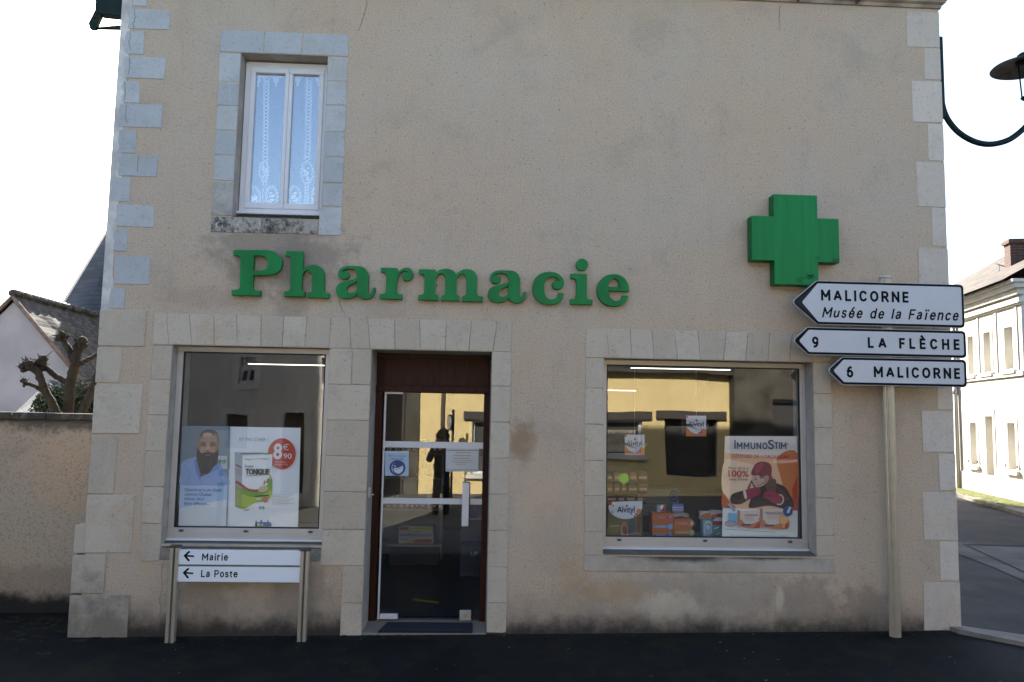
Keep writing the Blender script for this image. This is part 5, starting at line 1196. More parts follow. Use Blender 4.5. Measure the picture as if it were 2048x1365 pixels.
A.smooth([(122, 735), (122, 600), (140, 480), (260, 430), (320, 425), (530, 430), (600, 560), (650, 640), (660, 742), (400, 745)], pc(140, 166, 212))
A.smooth([(290, 460), (330, 440), (520, 455), (530, 520), (420, 600), (350, 650), (310, 560)], pc(92, 66, 58))
A.poly([(275, 465), (300, 440), (350, 650), (345, 700), (300, 600)], pc(104, 132, 196)); A.poly([(540, 500), (560, 560), (352, 655), (430, 590)], pc(110, 140, 204))
A.smooth([(318, 300), (325, 210), (360, 150), (430, 115), (500, 125), (545, 180), (556, 280), (545, 400), (500, 460), (360, 460), (315, 390)], SK)
A.smooth([(345, 165), (400, 118), (470, 108), (530, 140), (556, 210), (552, 300), (535, 250), (520, 190), (450, 160), (390, 165), (350, 220), (328, 290), (322, 240)], pc(64, 52, 48))
A.smooth([(308, 330), (330, 300), (345, 370), (390, 385), (430, 370), (480, 385), (520, 360), (552, 300), (548, 430), (520, 500), (470, 560), (400, 575), (330, 530), (305, 430)], HAIR)
A.smooth([(350, 470), (450, 500), (500, 480), (480, 560), (420, 620), (370, 600), (335, 540)], HAIR)
SKS, SKH = pc(148, 110, 90), pc(198, 162, 140)
A.smooth([(505, 150), (545, 190), (556, 280), (548, 340), (520, 360), (515, 300), (530, 240)], SKS); A.smooth([(320, 260), (330, 210), (352, 180), (345, 260), (350, 330), (322, 340)], SKS); A.smooth([(380, 160), (430, 145), (480, 160), (470, 200), (430, 208), (385, 198)], SKH)
A.smooth([(352, 320), (400, 305), (412, 345), (380, 372), (350, 360)], pc(186, 146, 124)); A.smooth([(470, 310), (515, 318), (515, 355), (480, 370), (458, 345)], pc(182, 140, 118))
for ex in (380, 492): A.smooth([(ex-48, 268), (ex, 250), (ex+48, 268), (ex+42, 300), (ex, 310), (ex-42, 300)], SKS); A.ell(ex, 282, 32, 14, SKD); A.ell(ex, 286, 14, 7, pc(24, 20, 20)); A.smooth([(ex-38, 262), (ex, 248), (ex+38, 262), (ex, 258)], HAIR)
A.smooth([(428, 270), (446, 272), (456, 340), (440, 356), (418, 352), (416, 338)], pc(196, 156, 132)); A.ell(436, 352, 22, 8, SKD); A.smooth([(400, 400), (436, 392), (474, 400), (436, 412)], pc(122, 72, 66))
A.smooth([(345, 385), (390, 372), (436, 366), (480, 372), (525, 388), (490, 402), (436, 390), (385, 402)], pc(46, 36, 33)); A.smooth([(330, 470), (345, 400), (360, 470), (370, 560), (345, 540)], pc(58, 46, 42)); A.smooth([(440, 520), (470, 430), (480, 500), (455, 570)], pc(58, 46, 42))
A.stroke([(370, 215), (430, 206), (500, 216)], 5, SKD); A.stroke([(375, 192), (430, 186), (495, 194)], 4, SKD); A.stroke([(348, 650), (352, 740)], 5, pc(96, 124, 190)); A.stroke([(600, 570), (580, 640), (600, 740)], 7, pc(112, 140, 196)); A.stroke([(170, 520), (230, 600), (200, 730)], 7, pc(116, 144, 200))
A.build('portrait', pa)
def plus_logo(A, cx, cy, s, c1, c2):
    for dx, c in ((-.45, c1), (.35, c2)):
        A.poly([(cx+(dx-.12)*s, cy+.5*s), (cx+(dx+.06)*s, cy-.5*s), (cx+(dx+.24)*s, cy-.5*s), (cx+(dx+.06)*s, cy+.5*s)], c)
    A.bar(cx-.8*s, cy-.24*s, cx+.8*s, cy-.06*s, c1); A.bar(cx-.75*s, cy+.1*s, cx+.75*s, cy+.28*s, c2)
A = Art(PYL-.012, *Zb); plus_logo(A, 592, 478, 62, pc(40, 84, 160), pc(110, 180, 60)); NV = pc(44, 66, 130)
for t, x0, x1, yb in (('Quand on a un client', 167, 585, 810), ('comme Chabal,', 166, 478, 862), ('mieux vaut', 164, 388, 912), ('être efficace...', 162, 452, 966)): A.text(t, x0, x1, yb, yb-34, NV, .004)
A.build('lettering', pa)
PB = PYL+.008
pb = thing('product_poster', 'white poster with a tonic box and red price badge in the left shop window', 'poster', (F(530, 1055, PB)[0], PB, F(530, 1055, PB)[1]))
A = Art(PB, *Zb); A.sheet([(686, 78), (1486, 92), (1455, 1246), (645, 1232)], pc(236, 240, 246)); A.k = 1
A.poly([(664, 930), (1464, 838), (1456, 1240), (650, 1226)], pc(246, 246, 246)); A.build('sheet', pb)
A = Art(PB-.003, *Zb)
A.poly([(735, 365), (825, 405), (812, 1010), (742, 985)], pc(168, 176, 186)); A.poly([(825, 405), (1172, 392), (1140, 890), (812, 1012)], pc(248, 249, 250)); A.poly([(735, 365), (1060, 372), (1172, 392), (825, 405)], pc(190, 198, 206)); A.poly([(1060, 378), (1120, 374), (1172, 390), (1080, 400)], pc(120, 170, 60))
A.smooth([(818, 770), (900, 800), (1010, 800), (1090, 760), (1158, 660), (1140, 890), (960, 950), (812, 1008)], pc(116, 170, 44), 6)
A.smooth([(815, 850), (930, 880), (1060, 850), (1145, 800), (1140, 888), (960, 950), (813, 1005)], pc(176, 196, 60), 6)
A.stroke(sm([(748, 700), (810, 740), (880, 790), (960, 808), (1010, 800)], 6, False), 30, pc(176, 48, 44)); A.poly([(744, 745), (820, 790), (812, 1008), (742, 985)], pc(140, 160, 60))
for k in range(9): A.stroke([(752, 800+k*20), (808, 826+k*20)], 5, pc(190, 200, 130))
A.ell(1062, 785, 56, 36, pc(206, 190, 150), -14); A.stroke([(1070, 735), (1085, 690), (1100, 720), (1120, 668)], 16, pc(190, 60, 50)); A.stroke([(1115, 720), (1135, 665), (1150, 630)], 12, pc(120, 160, 50))
A.stroke([(850, 452), (1150, 436)], 4, pc(120, 120, 124)); A.stroke([(862, 640), (1130, 618)], 6, pc(110, 112, 118)); A.stroke([(748, 560), (815, 590)], 8, pc(206, 110, 120)); A.stroke([(748, 600), (815, 630)], 8, pc(206, 110, 120)); A.stroke([(750, 510), (815, 540)], 14, pc(90, 92, 96)); A.stroke([(970, 870), (1130, 856)], 14, pc(40, 44, 30)); A.ell(1090, 905, 32, 34, pc(214, 120, 84)); A.stroke([(985, 900), (1040, 895)], 20, pc(214, 216, 206))
A.build('tonic_box_print', pb)
A = Art(PB-.014, *Zb); RED = pc(196, 62, 50)
A.ell(1272, 386, 158, 176, RED, 0, 48); A.poly([(1100, 395), (1166, 392), (1160, 545), (1100, 545)], pc(236, 240, 246))
A.text('8', 1172, 1272, 440, 276, WHITE, .03); A.text('€', 1283, 1348, 345, 280, WHITE); A.text('90', 1288, 1384, 440, 384, WHITE, .015); A.text('PRIX PUBLIC', 1200, 1322, 486, 472, WHITE); A.text('CONSEILLÉ TTC', 1186, 1338, 516, 500, WHITE)
A.build('price_badge', pb)
A = Art(PB-.018, *Zb); G6 = pc(128, 140, 160)
A.text('ET PAS CHER !', 790, 1112, 240, 204, G6); A.text('Soyez', 850, 950, 540, 512, pc(40, 42, 46), .01); stroke_text(A, 'TONIQUE', 856, 1132, 622, 556, pc(30, 32, 36), .22); A.stroke([(800, 388), (1060, 380)], 9, pc(52, 54, 58))
A.text('Tonigal', 852, 920, 455, 440, pc(90, 92, 96)); A.text('vitamine C', 1040, 1142, 452, 438, pc(90, 92, 96))
for k in range(7): A.stroke([(1160, 856+k*17), (1410-28*(k % 3), 848+k*17)], 4, pc(150, 154, 162))
A.stroke([(845, 1028), (905, 1022)], 14, pc(206, 160, 160)); plus_logo(A, 1046, 1000, 44, pc(60, 110, 150), pc(110, 180, 60)); plus_logo(A, 1072, 1185, 96, pc(84, 90, 150), pc(120, 190, 70)); A.bar(1062, 1178, 1158, 1210, pc(84, 96, 160))
A.ell(984, 1160, 9, 16, pc(90, 80, 74)); A.bar(972, 1172, 996, 1228, pc(60, 60, 66)); A.build('lettering', pb)
# ---- right window poster
PR = RYW+.06
Ze = (1400, 840, .19786)
pr = thing('winter_poster', 'orange and white poster of a girl in a red hat, right shop window', 'poster', (F(1520, 1073, PR)[0], PR, F(1520, 1073, PR)[1]))
A = Art(PR, *Ze); A.sheet([(252, 164), (985, 166), (986, 1188), (222, 1188)], pc(236, 228, 220))
A.poly([(247, 330), (985, 400), (986, 925), (229, 890)], pc(236, 190, 154)); A.smooth([(246, 420), (420, 430), (560, 480), (620, 700), (480, 800), (240, 760)], pc(246, 214, 186)); A.smooth([(780, 380), (985, 340), (985, 900), (900, 880), (820, 600)], pc(206, 120, 70)); A.poly([(930, 700), (985, 560), (986, 925), (940, 915)], pc(188, 66, 40)); A.smooth([(232, 740), (300, 830), (360, 890), (228, 892)], pc(200, 96, 54))
A.poly([(228, 890), (420, 905), (986, 918), (986, 1187), (222, 1187)], pc(236, 240, 240)); A.build('sheet', pr)
A = Art(PR-.006, *Ze); COAT, HAT, GLV, SK2 = pc(58, 42, 44), pc(142, 60, 72), pc(158, 52, 82), pc(214, 180, 166)
A.smooth([(500, 890), (510, 800), (420, 850), (330, 850), (305, 810), (330, 750), (440, 715), (560, 690), (640, 640), (760, 640), (860, 680), (910, 760), (945, 830), (940, 890), (850, 900), (700, 870)], COAT)
A.smooth([(560, 700), (520, 640), (505, 690), (480, 690), (530, 590), (545, 560), (600, 560)], pc(120, 90, 66)); A.smooth([(660, 640), (760, 600), (768, 720), (700, 760)], pc(96, 72, 56))
A.smooth([(528, 580), (580, 560), (690, 560), (690, 610), (660, 650), (600, 682), (556, 670), (532, 630)], SK2)
A.smooth([(520, 555), (535, 490), (570, 440), (630, 422), (700, 440), (725, 490), (722, 560), (735, 605), (660, 600), (580, 560)], HAT)
for k in range(5): A.stroke(sm([(545+k*36, 545+k*8), (560+k*32, 490), (590+k*20, 438)], 4, False), 4, pc(122, 46, 60))
A.smooth([(640, 572), (690, 565), (688, 612), (655, 650), (632, 640), (650, 605)], pc(186, 148, 134)); A.smooth([(545, 628), (560, 612), (574, 634), (560, 652)], pc(226, 176, 166)); A.smooth([(560, 470), (600, 440), (640, 436), (620, 500), (580, 540), (556, 530)], pc(164, 78, 90)); A.smooth([(420, 760), (500, 730), (520, 790), (430, 800)], pc(82, 62, 62)); A.smooth([(780, 680), (850, 720), (900, 800), (860, 810), (800, 740)], pc(80, 62, 64))
A.ell(560, 602, 11, 6, pc(70, 80, 120)); A.ell(612, 588, 11, 6, pc(70, 80, 120)); A.stroke([(548, 588), (572, 584)], 4, pc(96, 70, 56)); A.stroke([(598, 574), (628, 572)], 4, pc(96, 70, 56)); A.smooth([(562, 650), (590, 656), (632, 638), (600, 668)], pc(170, 70, 76)); A.stroke([(578, 606), (572, 630), (586, 634)], 5, pc(186, 140, 126)); A.smooth([(572, 651), (596, 655), (618, 646), (596, 660)], WHITE)
A.smooth([(440, 730), (480, 700), (560, 685), (605, 700), (600, 750), (560, 770), (500, 790), (450, 780)], GLV); A.smooth([(432, 725), (455, 715), (470, 790), (450, 795)], pc(216, 206, 204))
A.smooth([(636, 760), (660, 725), (720, 715), (780, 740), (830, 770), (830, 840), (790, 860), (730, 840), (680, 800), (640, 790)], GLV); A.ring(795, 805, 50, 56, 12, pc(216, 206, 204), 24, -90, 120)
for k in range(4): A.stroke(sm([(652+k*26, 742+k*3), (660+k*26, 770), (650+k*28, 792)], 4, False), 5, pc(118, 34, 60)); A.stroke([(530+k*18, 700), (540+k*18, 740)], 4, pc(118, 34, 60))
A.build('girl_print', pr)
A = Art(PR-.020, *Ze)
A.poly([(275, 850), (300, 840), (365, 915), (340, 930)], pc(150, 170, 206)); A.poly([(285, 940), (372, 945), (365, 1065), (290, 1060)], pc(120, 180, 214)); A.ring(312, 1050, 62, 30, 10, pc(206, 120, 90))
for x0, y0, x1, y1 in ((405, 900, 606, 1095), (632, 885, 888, 1100)):
    A.poly([(x0, y0+20), (x1, y0+12), (x1, y1), (x0, y1-8)], pc(222, 206, 196)); A.poly([(x0-26, y0+8), (x0, y0+20), (x0, y1-8), (x0-22, y1-26)], pc(176, 130, 110)); A.smooth([(x0+8, y1-90), (x0+60, y1-40), (x1-40, y1-60), (x1-4, y1-110), (x1-4, y1-4), (x0+10, y1-14)], pc(206, 130, 86)); A.poly([(x1-70, y1), (x1-4, y1-70), (x1-2, y1)], pc(186, 70, 56)); A.bar(x0+12, y1-42, x0+110, y1-24, pc(48, 62, 120)); A.stroke([(x0+40, y0+70), (x1-20, y0+66)], 5, pc(196, 90, 90))
    for k in range(3): A.stroke([(x0+45, y0+86+k*14), (x1-60, y0+84+k*14)], 4, pc(180, 160, 156))
    for k in range(8): A.ell(x0+85+k*15, y1-50-k*k*.6, 6, 5, WHITE)
A.text('IMMUNOSTIM', 452, 578, 965, 948, pc(40, 60, 120)); A.text('IMMUNOSTIM', 652, 820, 948, 926, pc(40, 60, 120)); A.ell(880, 920, 50, 54, pc(44, 78, 140)); A.poly([(868, 935), (895, 875), (915, 882), (888, 944)], pc(214, 206, 196)); A.ell(838, 1010, 46, 44, pc(220, 170, 110)); A.bar(820, 1040, 850, 1090, pc(214, 160, 90))
A.build('product_print', pr)
A = Art(PR-.036, *Ze); NVY, RD = pc(54, 64, 100), pc(178, 48, 60)
A.bar(347, 205, 361, 292, NVY); stroke_text(A, 'MMUNO', 372, 682, 294, 226, NVY, .17); A.text('S', 688, 748, 294, 205, NVY, .015); stroke_text(A, 'TIM', 752, 874, 294, 226, NVY, .17); A.text('®', 876, 898, 256, 238, NVY)
A.text("DÉFENSES DE L'ORGANISME", 326, 903, 382, 348, RD, .004); A.text('Pour être à', 288, 486, 498, 474, NVY, .004); A.text('100%', 286, 490, 574, 512, RD, .014); A.text("tout l'hiver", 292, 488, 612, 586, NVY, .004)
A.stroke([(240, 1104), (760, 1136)], 4, pc(120, 130, 150)); A.text('Pour votre santé, pratiquez une activité physique régulière', 310, 880, 1180, 1158, pc(120, 130, 150)); A.build('lettering', pr)
# ---- small things in the right window
Zd = (1200, 720, .2784)
def card(x0, y0, x1, y1, Y, lab, nm='hanging_card', thick=None):
    X = F(Zd[0]+(x0+x1)/2*Zd[2], Zd[1]+y1*Zd[2], Y); t = thing(nm, lab, 'card', (X[0], Y, X[1]), 'hanging vitamin cards in the right shop window')
    A = Art(Y, *Zd); A.sheet([(x0, y0), (x1, y0), (x1, y1), (x0, y1)], pc(206, 116, 56), .004)
    w_, h = x1-x0, y1-y0; cx = x0+w_*.55
    A.poly([(x0, y0), (x1, y0), (x1, y0+h*.62)]+[(cx+w_*.62*math.cos(R_(a)), y0+h*.10+h*.78*math.sin(R_(a))) for a in range(20, 161, 10)]+[(x0, y0+h*.5)], pc(214, 216, 222))
    A.ell(x1-w_*.14, y1-h*.27, w_*.13, h*.12, pc(206, 110, 50)); A.ell(x1-w_*.24, y1-h*.19, w_*.07, h*.07, pc(176, 46, 80)); A.ell(x1-w_*.36, y1-h*.15, w_*.05, h*.05, pc(60, 110, 170)); A.ell(x0+w_*.05, y0+h*.06, w_*.05, h*.05, pc(170, 50, 80)); A.build('sheet', t)
    A = Art(Y-.006, *Zd); A.text('Alvityl', x0+w_*.09, x0+w_*.88, y0+h*.52, y0+h*.28, pc(58, 62, 96), .008); A.ell(x0+w_*.52, y0+h*.22, w_*.05, h*.05, pc(190, 70, 50)); A.build('lettering', t)
    xm, zt = F(Zd[0]+(x0+x1)/2*Zd[2], Zd[1]+y0*Zd[2], Y); mb = MB(); mb.tube([(xm, Y+.001, zt), (xm, Y+.001, 2.745)], .0012, WHITE, 5); mb.build('thread', t)
    return t
card(178, 538, 320, 685, .42, 'lower hanging vitamin card, nearer the left side of the right shop window')
t = card(620, 402, 763, 550, .42, 'upper hanging vitamin card beside the dark mirrored doorway in the right shop window')
A = Art(.46, *Zd); A.sheet([(586, 406), (622, 402), (622, 550), (590, 548)], pc(70, 40, 44)); A.build('folded_side', t)
# standing banner with lower picture
Zf = (1200, 980, .12695)
YN = RYW+.10
bn = thing('vitamin_banner', 'half round white vitamin banner over an olive photo panel in the right window corner', 'banner', (F(1250, 1075, YN)[0], YN, F(1250, 1075, YN)[1]))
A = Art(YN, *Zf); A.sheet([(135, 260), (668, 200), (668, 752), (125, 752)], pc(92, 88, 48), .004); A.smooth([(130, 560), (260, 540), (330, 600), (330, 750), (130, 750)], pc(108, 100, 58)); A.build('photo_panel', bn)
A = Art(YN-.004, *Zf)
A.smooth([(330, 700), (345, 540), (385, 500), (420, 540), (450, 640), (440, 748), (335, 748)], pc(176, 150, 130)); A.smooth([(350, 600), (380, 510), (420, 560), (430, 690), (370, 690)], pc(122, 60, 44)); A.smooth([(440, 590), (470, 480), (520, 470), (550, 560), (540, 690), (500, 740), (450, 700)], pc(50, 72, 88)); A.smooth([(580, 560), (610, 430), (650, 440), (640, 560), (610, 690)], pc(96, 44, 40)); A.smooth([(350, 520), (385, 500), (405, 560), (372, 590)], pc(170, 100, 76)); A.smooth([(460, 690), (560, 660), (640, 690), (650, 745), (470, 745)], pc(120, 100, 90)); A.stroke([(160, 575), (310, 565)], 18, pc(150, 144, 110)); A.build('family_print', bn)
A = Art(YN-.008, *Zf); A.sheet([(135, 260), (180, 190), (668, 176), (668, 250)]+[(400+268*math.cos(R_(a)), 255+208*math.sin(R_(a))) for a in range(8, 173, 8)], pc(208, 216, 226), .002)
for x, y, r, c in ((160, 212, 30, pc(170, 40, 80)), (202, 250, 24, pc(214, 166, 40)), (197, 350, 14, pc(40, 110, 170)), (612, 336, 38, pc(214, 120, 44)), (578, 386, 20, pc(176, 40, 70)), (545, 415, 16, pc(60, 120, 150))): A.ell(x, y, r, r, c)
A.build('half_round_header', bn)
A = Art(YN-.014, *Zf); stroke_text(A, 'A', 268, 342, 362, 258, pc(30, 46, 96), .18); A.text('lvityl', 350, 545, 358, 258, pc(30, 46, 96), .012); A.ell(422, 250, 16, 18, pc(196, 60, 60)); A.build('lettering', bn)
# display boxes on the ledge
LZ = ORR[2]+.06
def carton(nm, x0, y0, x1, y1, Y, dep, col, lab, cat='box', group=None, stand=False, side=None, art=None, Z=Zf):
    p = [F(Z[0]+x*Z[2], Z[1]+y*Z[2], Y) for x, y in ((x0, y0), (x1, y1))]
    za = LZ+.0005 if stand else min(p[0][1], p[1][1])
    t = thing(nm, lab, cat, ((p[0][0]+p[1][0])/2, Y+dep/2, za), group)
    mb = MB(); mb.box(p[0][0], p[1][0], Y, Y+dep, za, p[0][1], col, .002); mb.build('carton', t)
    if art:
        A = Art(Y-.0006, *Z); art(A); A.build('printed_front', t)
    return t
def pill(A, x0, x1, y, c, ico):
    A.bar(x0-8, y-22, x1-20, y+22, pc(206, 160, 130)); A.ell(x1, y, 46, 48, pc(206, 160, 130)); A.bar(x0, y-16, x1-20, y+16, c); A.ell(x1, y, 40, 42, c); A.ring(x1, y, 22, 22, 5, WHITE); A.stroke([(x0+40, y), (x1-70, y)], 7, pc(206, 190, 196))
    if ico: A.stroke([(x1, y-22), (x1, y-2)], 6, WHITE)
OR = pc(176, 92, 44)
def art_o1(A):
    pill(A, 850, 1105, 437, pc(150, 34, 66), 1); pill(A, 845, 1105, 580, pc(60, 146, 206), 0); pill(A, 845, 1105, 712, pc(62, 86, 170), 0)
    A.bar(822, 724, 1000, 748, pc(196, 160, 40))
carton('display_box', 818, 362, 1162, 752, .40, .12, OR, 'orange display box with coloured button strips in the right window, taller of two', 'display box', 'orange display boxes in the right window', True, art=art_o1)
def art_o2(A):
    pill(A, 1190, 1442, 530, pc(150, 92, 60), 0); pill(A, 1190, 1442, 675, pc(110, 160, 60), 0)
    A.text('3', 1428, 1458, 552, 506, WHITE, .02)
carton('display_box', 1165, 458, 1450, 752, .385, .10, OR, 'shorter orange display box with a green button strip, right of the taller one', 'display box', 'orange display boxes in the right window', True, art=art_o2)
SILV = simple('silver_foil', (.55, .56, .57), .25, .3, 40, .5, 60, .8)
def art_s(A):
    for k in range(8): A.stroke([(1150, 388+k*44), (1398, 386+k*44)], 12, pc(60, 80, 96)); 
    for k in range(14): A.ell(1170+k*16, 412, 5, 6, pc(40, 60, 80))
carton('foil_stack', 1100, 366, 1400, 752, .53, .06, SILV, 'stack of silver blister packs standing behind the orange display boxes', 'blister packs', None, True, art=art_s)
zt1 = LZ+.001
carton('medicine_box', 900, 238, 1025, 358, .45, .05, pc(140, 156, 172), 'small grey medicine box with a white and red print atop the orange display box', 'medicine box', 'medicine boxes in the right window', art=lambda A: (A.ell(975, 275, 28, 36, WHITE), A.smooth([(950, 356), (980, 300), (1024, 240), (1024, 356)], pc(176, 70, 60)), A.ell(1000, 320, 14, 18, pc(40, 44, 60))))
carton('medicine_box', 1140, 222, 1316, 360, .545, .035, pc(64, 130, 200), 'blue and pink striped medicine box atop the silver blister packs', 'medicine box', 'medicine boxes in the right window', art=lambda A: (A.bar(1142, 268, 1314, 288, pc(200, 214, 230)), A.bar(1142, 300, 1314, 330, pc(206, 170, 180)), A.text('VITAMINE B', 1150, 1300, 286, 270, pc(40, 60, 130)), A.stroke([(1145, 320), (1310, 316)], 8, pc(196, 60, 90))))
carton('medicine_box', 1582, 340, 1740, 470, .45, .06, pc(206, 206, 204), 'white medicine box with an orange stone print, left one above the dental pack', 'medicine box', 'medicine boxes in the right window', art=lambda A: (A.smooth([(1590, 400), (1650, 372), (1735, 366), (1738, 440), (1640, 455), (1588, 450)], pc(200, 120, 70)), A.bar(1584, 456, 1738, 469, pc(70, 80, 150)), A.stroke([(1596, 352), (1620, 352)], 8, pc(60, 80, 140))))
carton('medicine_box', 1750, 324, 1930, 462, .44, .06, pc(208, 208, 210), 'white medicine box with a brown and red print, right one above the dental pack', 'medicine box', 'medicine boxes in the right window', art=lambda A: (A.smooth([(1756, 400), (1830, 380), (1926, 372), (1928, 440), (1760, 448)], pc(190, 110, 70)), A.ell(1870, 405, 26, 26, pc(176, 50, 56)), A.text('IMMUNO', 1760, 1850, 360, 344, pc(50, 70, 140)), A.bar(1752, 448, 1928, 461, pc(60, 90, 160))))
def art_d(A):
    A.smooth([(1640, 560), (1680, 490), (1740, 500), (1760, 600), (1750, 700), (1700, 748), (1640, 740)], pc(176, 200, 214)); A.ring(1700, 590, 50, 60, 10, pc(60, 130, 160)); A.ell(1715, 550, 12, 9, pc(40, 60, 90))
    for k in range(12): A.stroke([(1770+k*15, 560), (1760+k*15+30, 745)], 5, pc(56, 110, 110))
    for k in range(7): A.stroke([(1650+k*14, 640), (1665+k*14, 740)], 4, pc(110, 160, 176))
    A.ell(1872, 490, 92, 58, pc(206, 214, 226)); A.bar(1768, 490, 1962, 550, pc(150, 34, 34)); A.stroke([(1790, 612), (1870, 585)], 14, pc(220, 228, 230)); A.stroke([(1830, 710), (1888, 670)], 14, pc(214, 206, 170))
carton('dental_pack', 1622, 480, 1950, 752, .36, .09, pc(110, 160, 172), 'teal dental pack with a white dome label standing before the winter poster', 'dental pack', None, True, art=art_d)
# the shelf of boxes at the left of the right window
sh = thing('box_shelf', 'dark shelf of red and orange boxes seen at the left of the right shop window', 'shelf', (F(1250, 1000, .9)[0], 1.0, .3))
mb = MB(); x0, x1 = F(1180, 960, 1.0)[0], F(1292, 960, 1.0)[0]
for y in (962, 985, 1005): z = F(1250, y, 1.0)[1]; mb.box(x0, x1, .98, 1.2, z-.014, z, DARK)
mb.box(x0, x1, 1.2, 1.22, .2, F(1250, 935, 1.0)[1], DARK); mb.build('shelf_board', sh)
rs = random.Random(4)
labs = ['orange', 'dark red', 'brown', 'tan']
cols = [pc(150, 84, 50), pc(112, 34, 36), pc(104, 66, 46), pc(150, 120, 84)]
k = 0
for yb_, hgt in ((962, 20), (985, 19), (1005, 17)):
    x = 1214
    while x < 1284:
        w_ = rs.choice((13, 16, 20)); c = rs.randrange(4)
        p = F(x, yb_, 1.0); q = F(x+w_-1.5, yb_-hgt*rs.uniform(.75, 1), 1.0); mb = MB(); mb.box(p[0], q[0], .99, 1.12, p[1]+.001, q[1], cols[c], .002); mb.box(p[0]+.008, q[0]-.008, .9885, .9895, p[1]+.02, p[1]+.045, pc(190, 176, 150))
        tag(mb.build('shelf_box'), 'small '+labs[c]+' carton on the dark shelf at the left of the right window', 'carton', 'cartons on the dark shelf'); x += w_+1; k += 1
mb = MB(); c0 = F(1247.5, 957, RYW+.034); V2 = [(c0[0]+.048*math.cos(k*math.tau/24), c0[1]+.044*math.sin(k*math.tau/24)) for k in range(24)]
mb.prism(V2[:18]+[(c0[0]+.0, c0[1]-.062)]+V2[19:], RYW+.030, RYW+.032, pc(150, 206, 60)); tag(mb.build('bubble_sticker'), 'lime green speech bubble sticker on the right shop window', 'sticker')
# notice deeper in the shop with a blue round symbol
NYb = 1.5
nbk = thing('counter_notice', 'grey notice with a dark blue round symbol on the counter inside the right window', 'notice', (F(1330, 1000, NYb)[0], NYb, F(1330, 1030, NYb)[1]))
A = Art(NYb, *Zf); A.sheet([(660, -10), (1240, -20), (1240, 400), (660, 400)], pc(110, 112, 112), .01); A.ell(1165, 100, 78, 92, pc(36, 60, 120)); A.ring(1165, 100, 50, 58, 9, pc(90, 120, 170))
for k in range(5): A.stroke([(720, 40+k*60), (1040, 36+k*60)], 9, pc(80, 84, 88))
A.build('sheet', nbk)
ct = thing('shop_counter', 'dark shop counter across the pharmacy behind the right window', 'counter', (2.2, 2.6, 0))
mb = MB(); mb.box(.9, 3.6, 2.4, 2.46, 0, .95, DARK, .004); mb.build('front_panel', ct); mb = MB(); mb.box(.85, 3.65, 2.35, 2.95, .951, .99, simple('counter_top', (.10, .09, .08), .3), .005); mb.build('counter_top', ct)
# ---- notices on the door glass
DG = DY+.0165
Zg = (740, 760, .19055)
mn = thing('mask_notice', 'blue and white notice about masks with a round blue face symbol on the door glass', 'notice', (F(794, 952, DG)[0], DG, F(794, 952, DG)[1]))
A = Art(DG, *Zg); A.sheet([(160, 748), (408, 748), (404, 1008), (156, 1008)], pc(168, 198, 226), .001); A.bar(162, 750, 406, 766, pc(206, 214, 222)); A.build('sheet', mn)
A = Art(DG-.003, *Zg); A.ell(288, 924, 84, 82, pc(38, 62, 136)); A.ell(288, 925, 62, 62, pc(176, 204, 232)); A.smooth([(236, 905), (260, 870), (300, 862), (335, 885), (345, 940), (320, 975), (270, 985), (240, 950)], pc(38, 62, 136)); A.smooth([(248, 930), (300, 922), (340, 908), (340, 955), (300, 985), (262, 968)], pc(210, 224, 240)); A.stroke([(258, 945), (335, 925)], 5, pc(60, 90, 160)); A.ell(262, 905, 8, 8, pc(210, 224, 240)); A.build('round_symbol', mn)
A = Art(DG-.007, *Zg); A.text('PORT DU MASQUE', 192, 376, 806, 792, pc(60, 76, 120)); A.text('OBLIGATOIRE', 216, 352, 838, 824, pc(60, 76, 120), .01); A.build('lettering', mn)
inn = thing('opening_notice', 'white framed paper notice on the right side of the door glass', 'notice', (F(925, 944, DG)[0], DG, F(925, 944, DG)[1]))
A = Art(DG, *Zg); A.sheet([(797, 720), (1142, 722), (1135, 966), (794, 962)], pc(196, 200, 206), .001); A.bar(800, 736, 1138, 746, pc(120, 134, 140)); A.bar(800, 942, 1132, 950, pc(120, 134, 140))
for y, x0, x1 in ((766, 900, 1058), (797, 878, 1058), (825, 878, 1050), (850, 846, 1088), (868, 870, 1060), (886, 900, 1010)): A.stroke([(x0, y), (x1, y)], 6 if y < 840 else 4, pc(150, 120, 90))
A.build('sheet', inn)
# ---- inside seen through the door
SHY = 3.4
ds = thing('shelf_unit', 'pale shelf unit inside the pharmacy seen through the door glass', 'shelf', (F(820, 1060, SHY)[0], SHY+.2, 0))
x0, x1 = F(752, 1000, SHY)[0], F(884, 1000, SHY)[0]
SHW = simple('shelf_white', (.36, .37, .36), .5, .05)
for y in (905, 955, 1018, 1088): mb = MB(); z = F(800, y, SHY)[1]; mb.box(x0, x1, SHY, SHY+.35, z-.025, z, SHW, .003); mb.build('shelf_board', ds)
mb = MB(); mb.box(x0, x1, SHY+.351, SHY+.37, 0, 2.3, INTW); mb.build('back_panel', ds)
for x in (x0, x1): mb = MB(); mb.box(x-.015, x+.015, SHY-.005, SHY+.36, 0, 2.3, SHW); mb.build('side_panel', ds)
kind = [('white', pc(190, 192, 194)), ('grey', pc(140, 144, 148)), ('green', pc(110, 140, 90)), ('orange', pc(170, 100, 60)), ('blue', pc(80, 110, 160))]
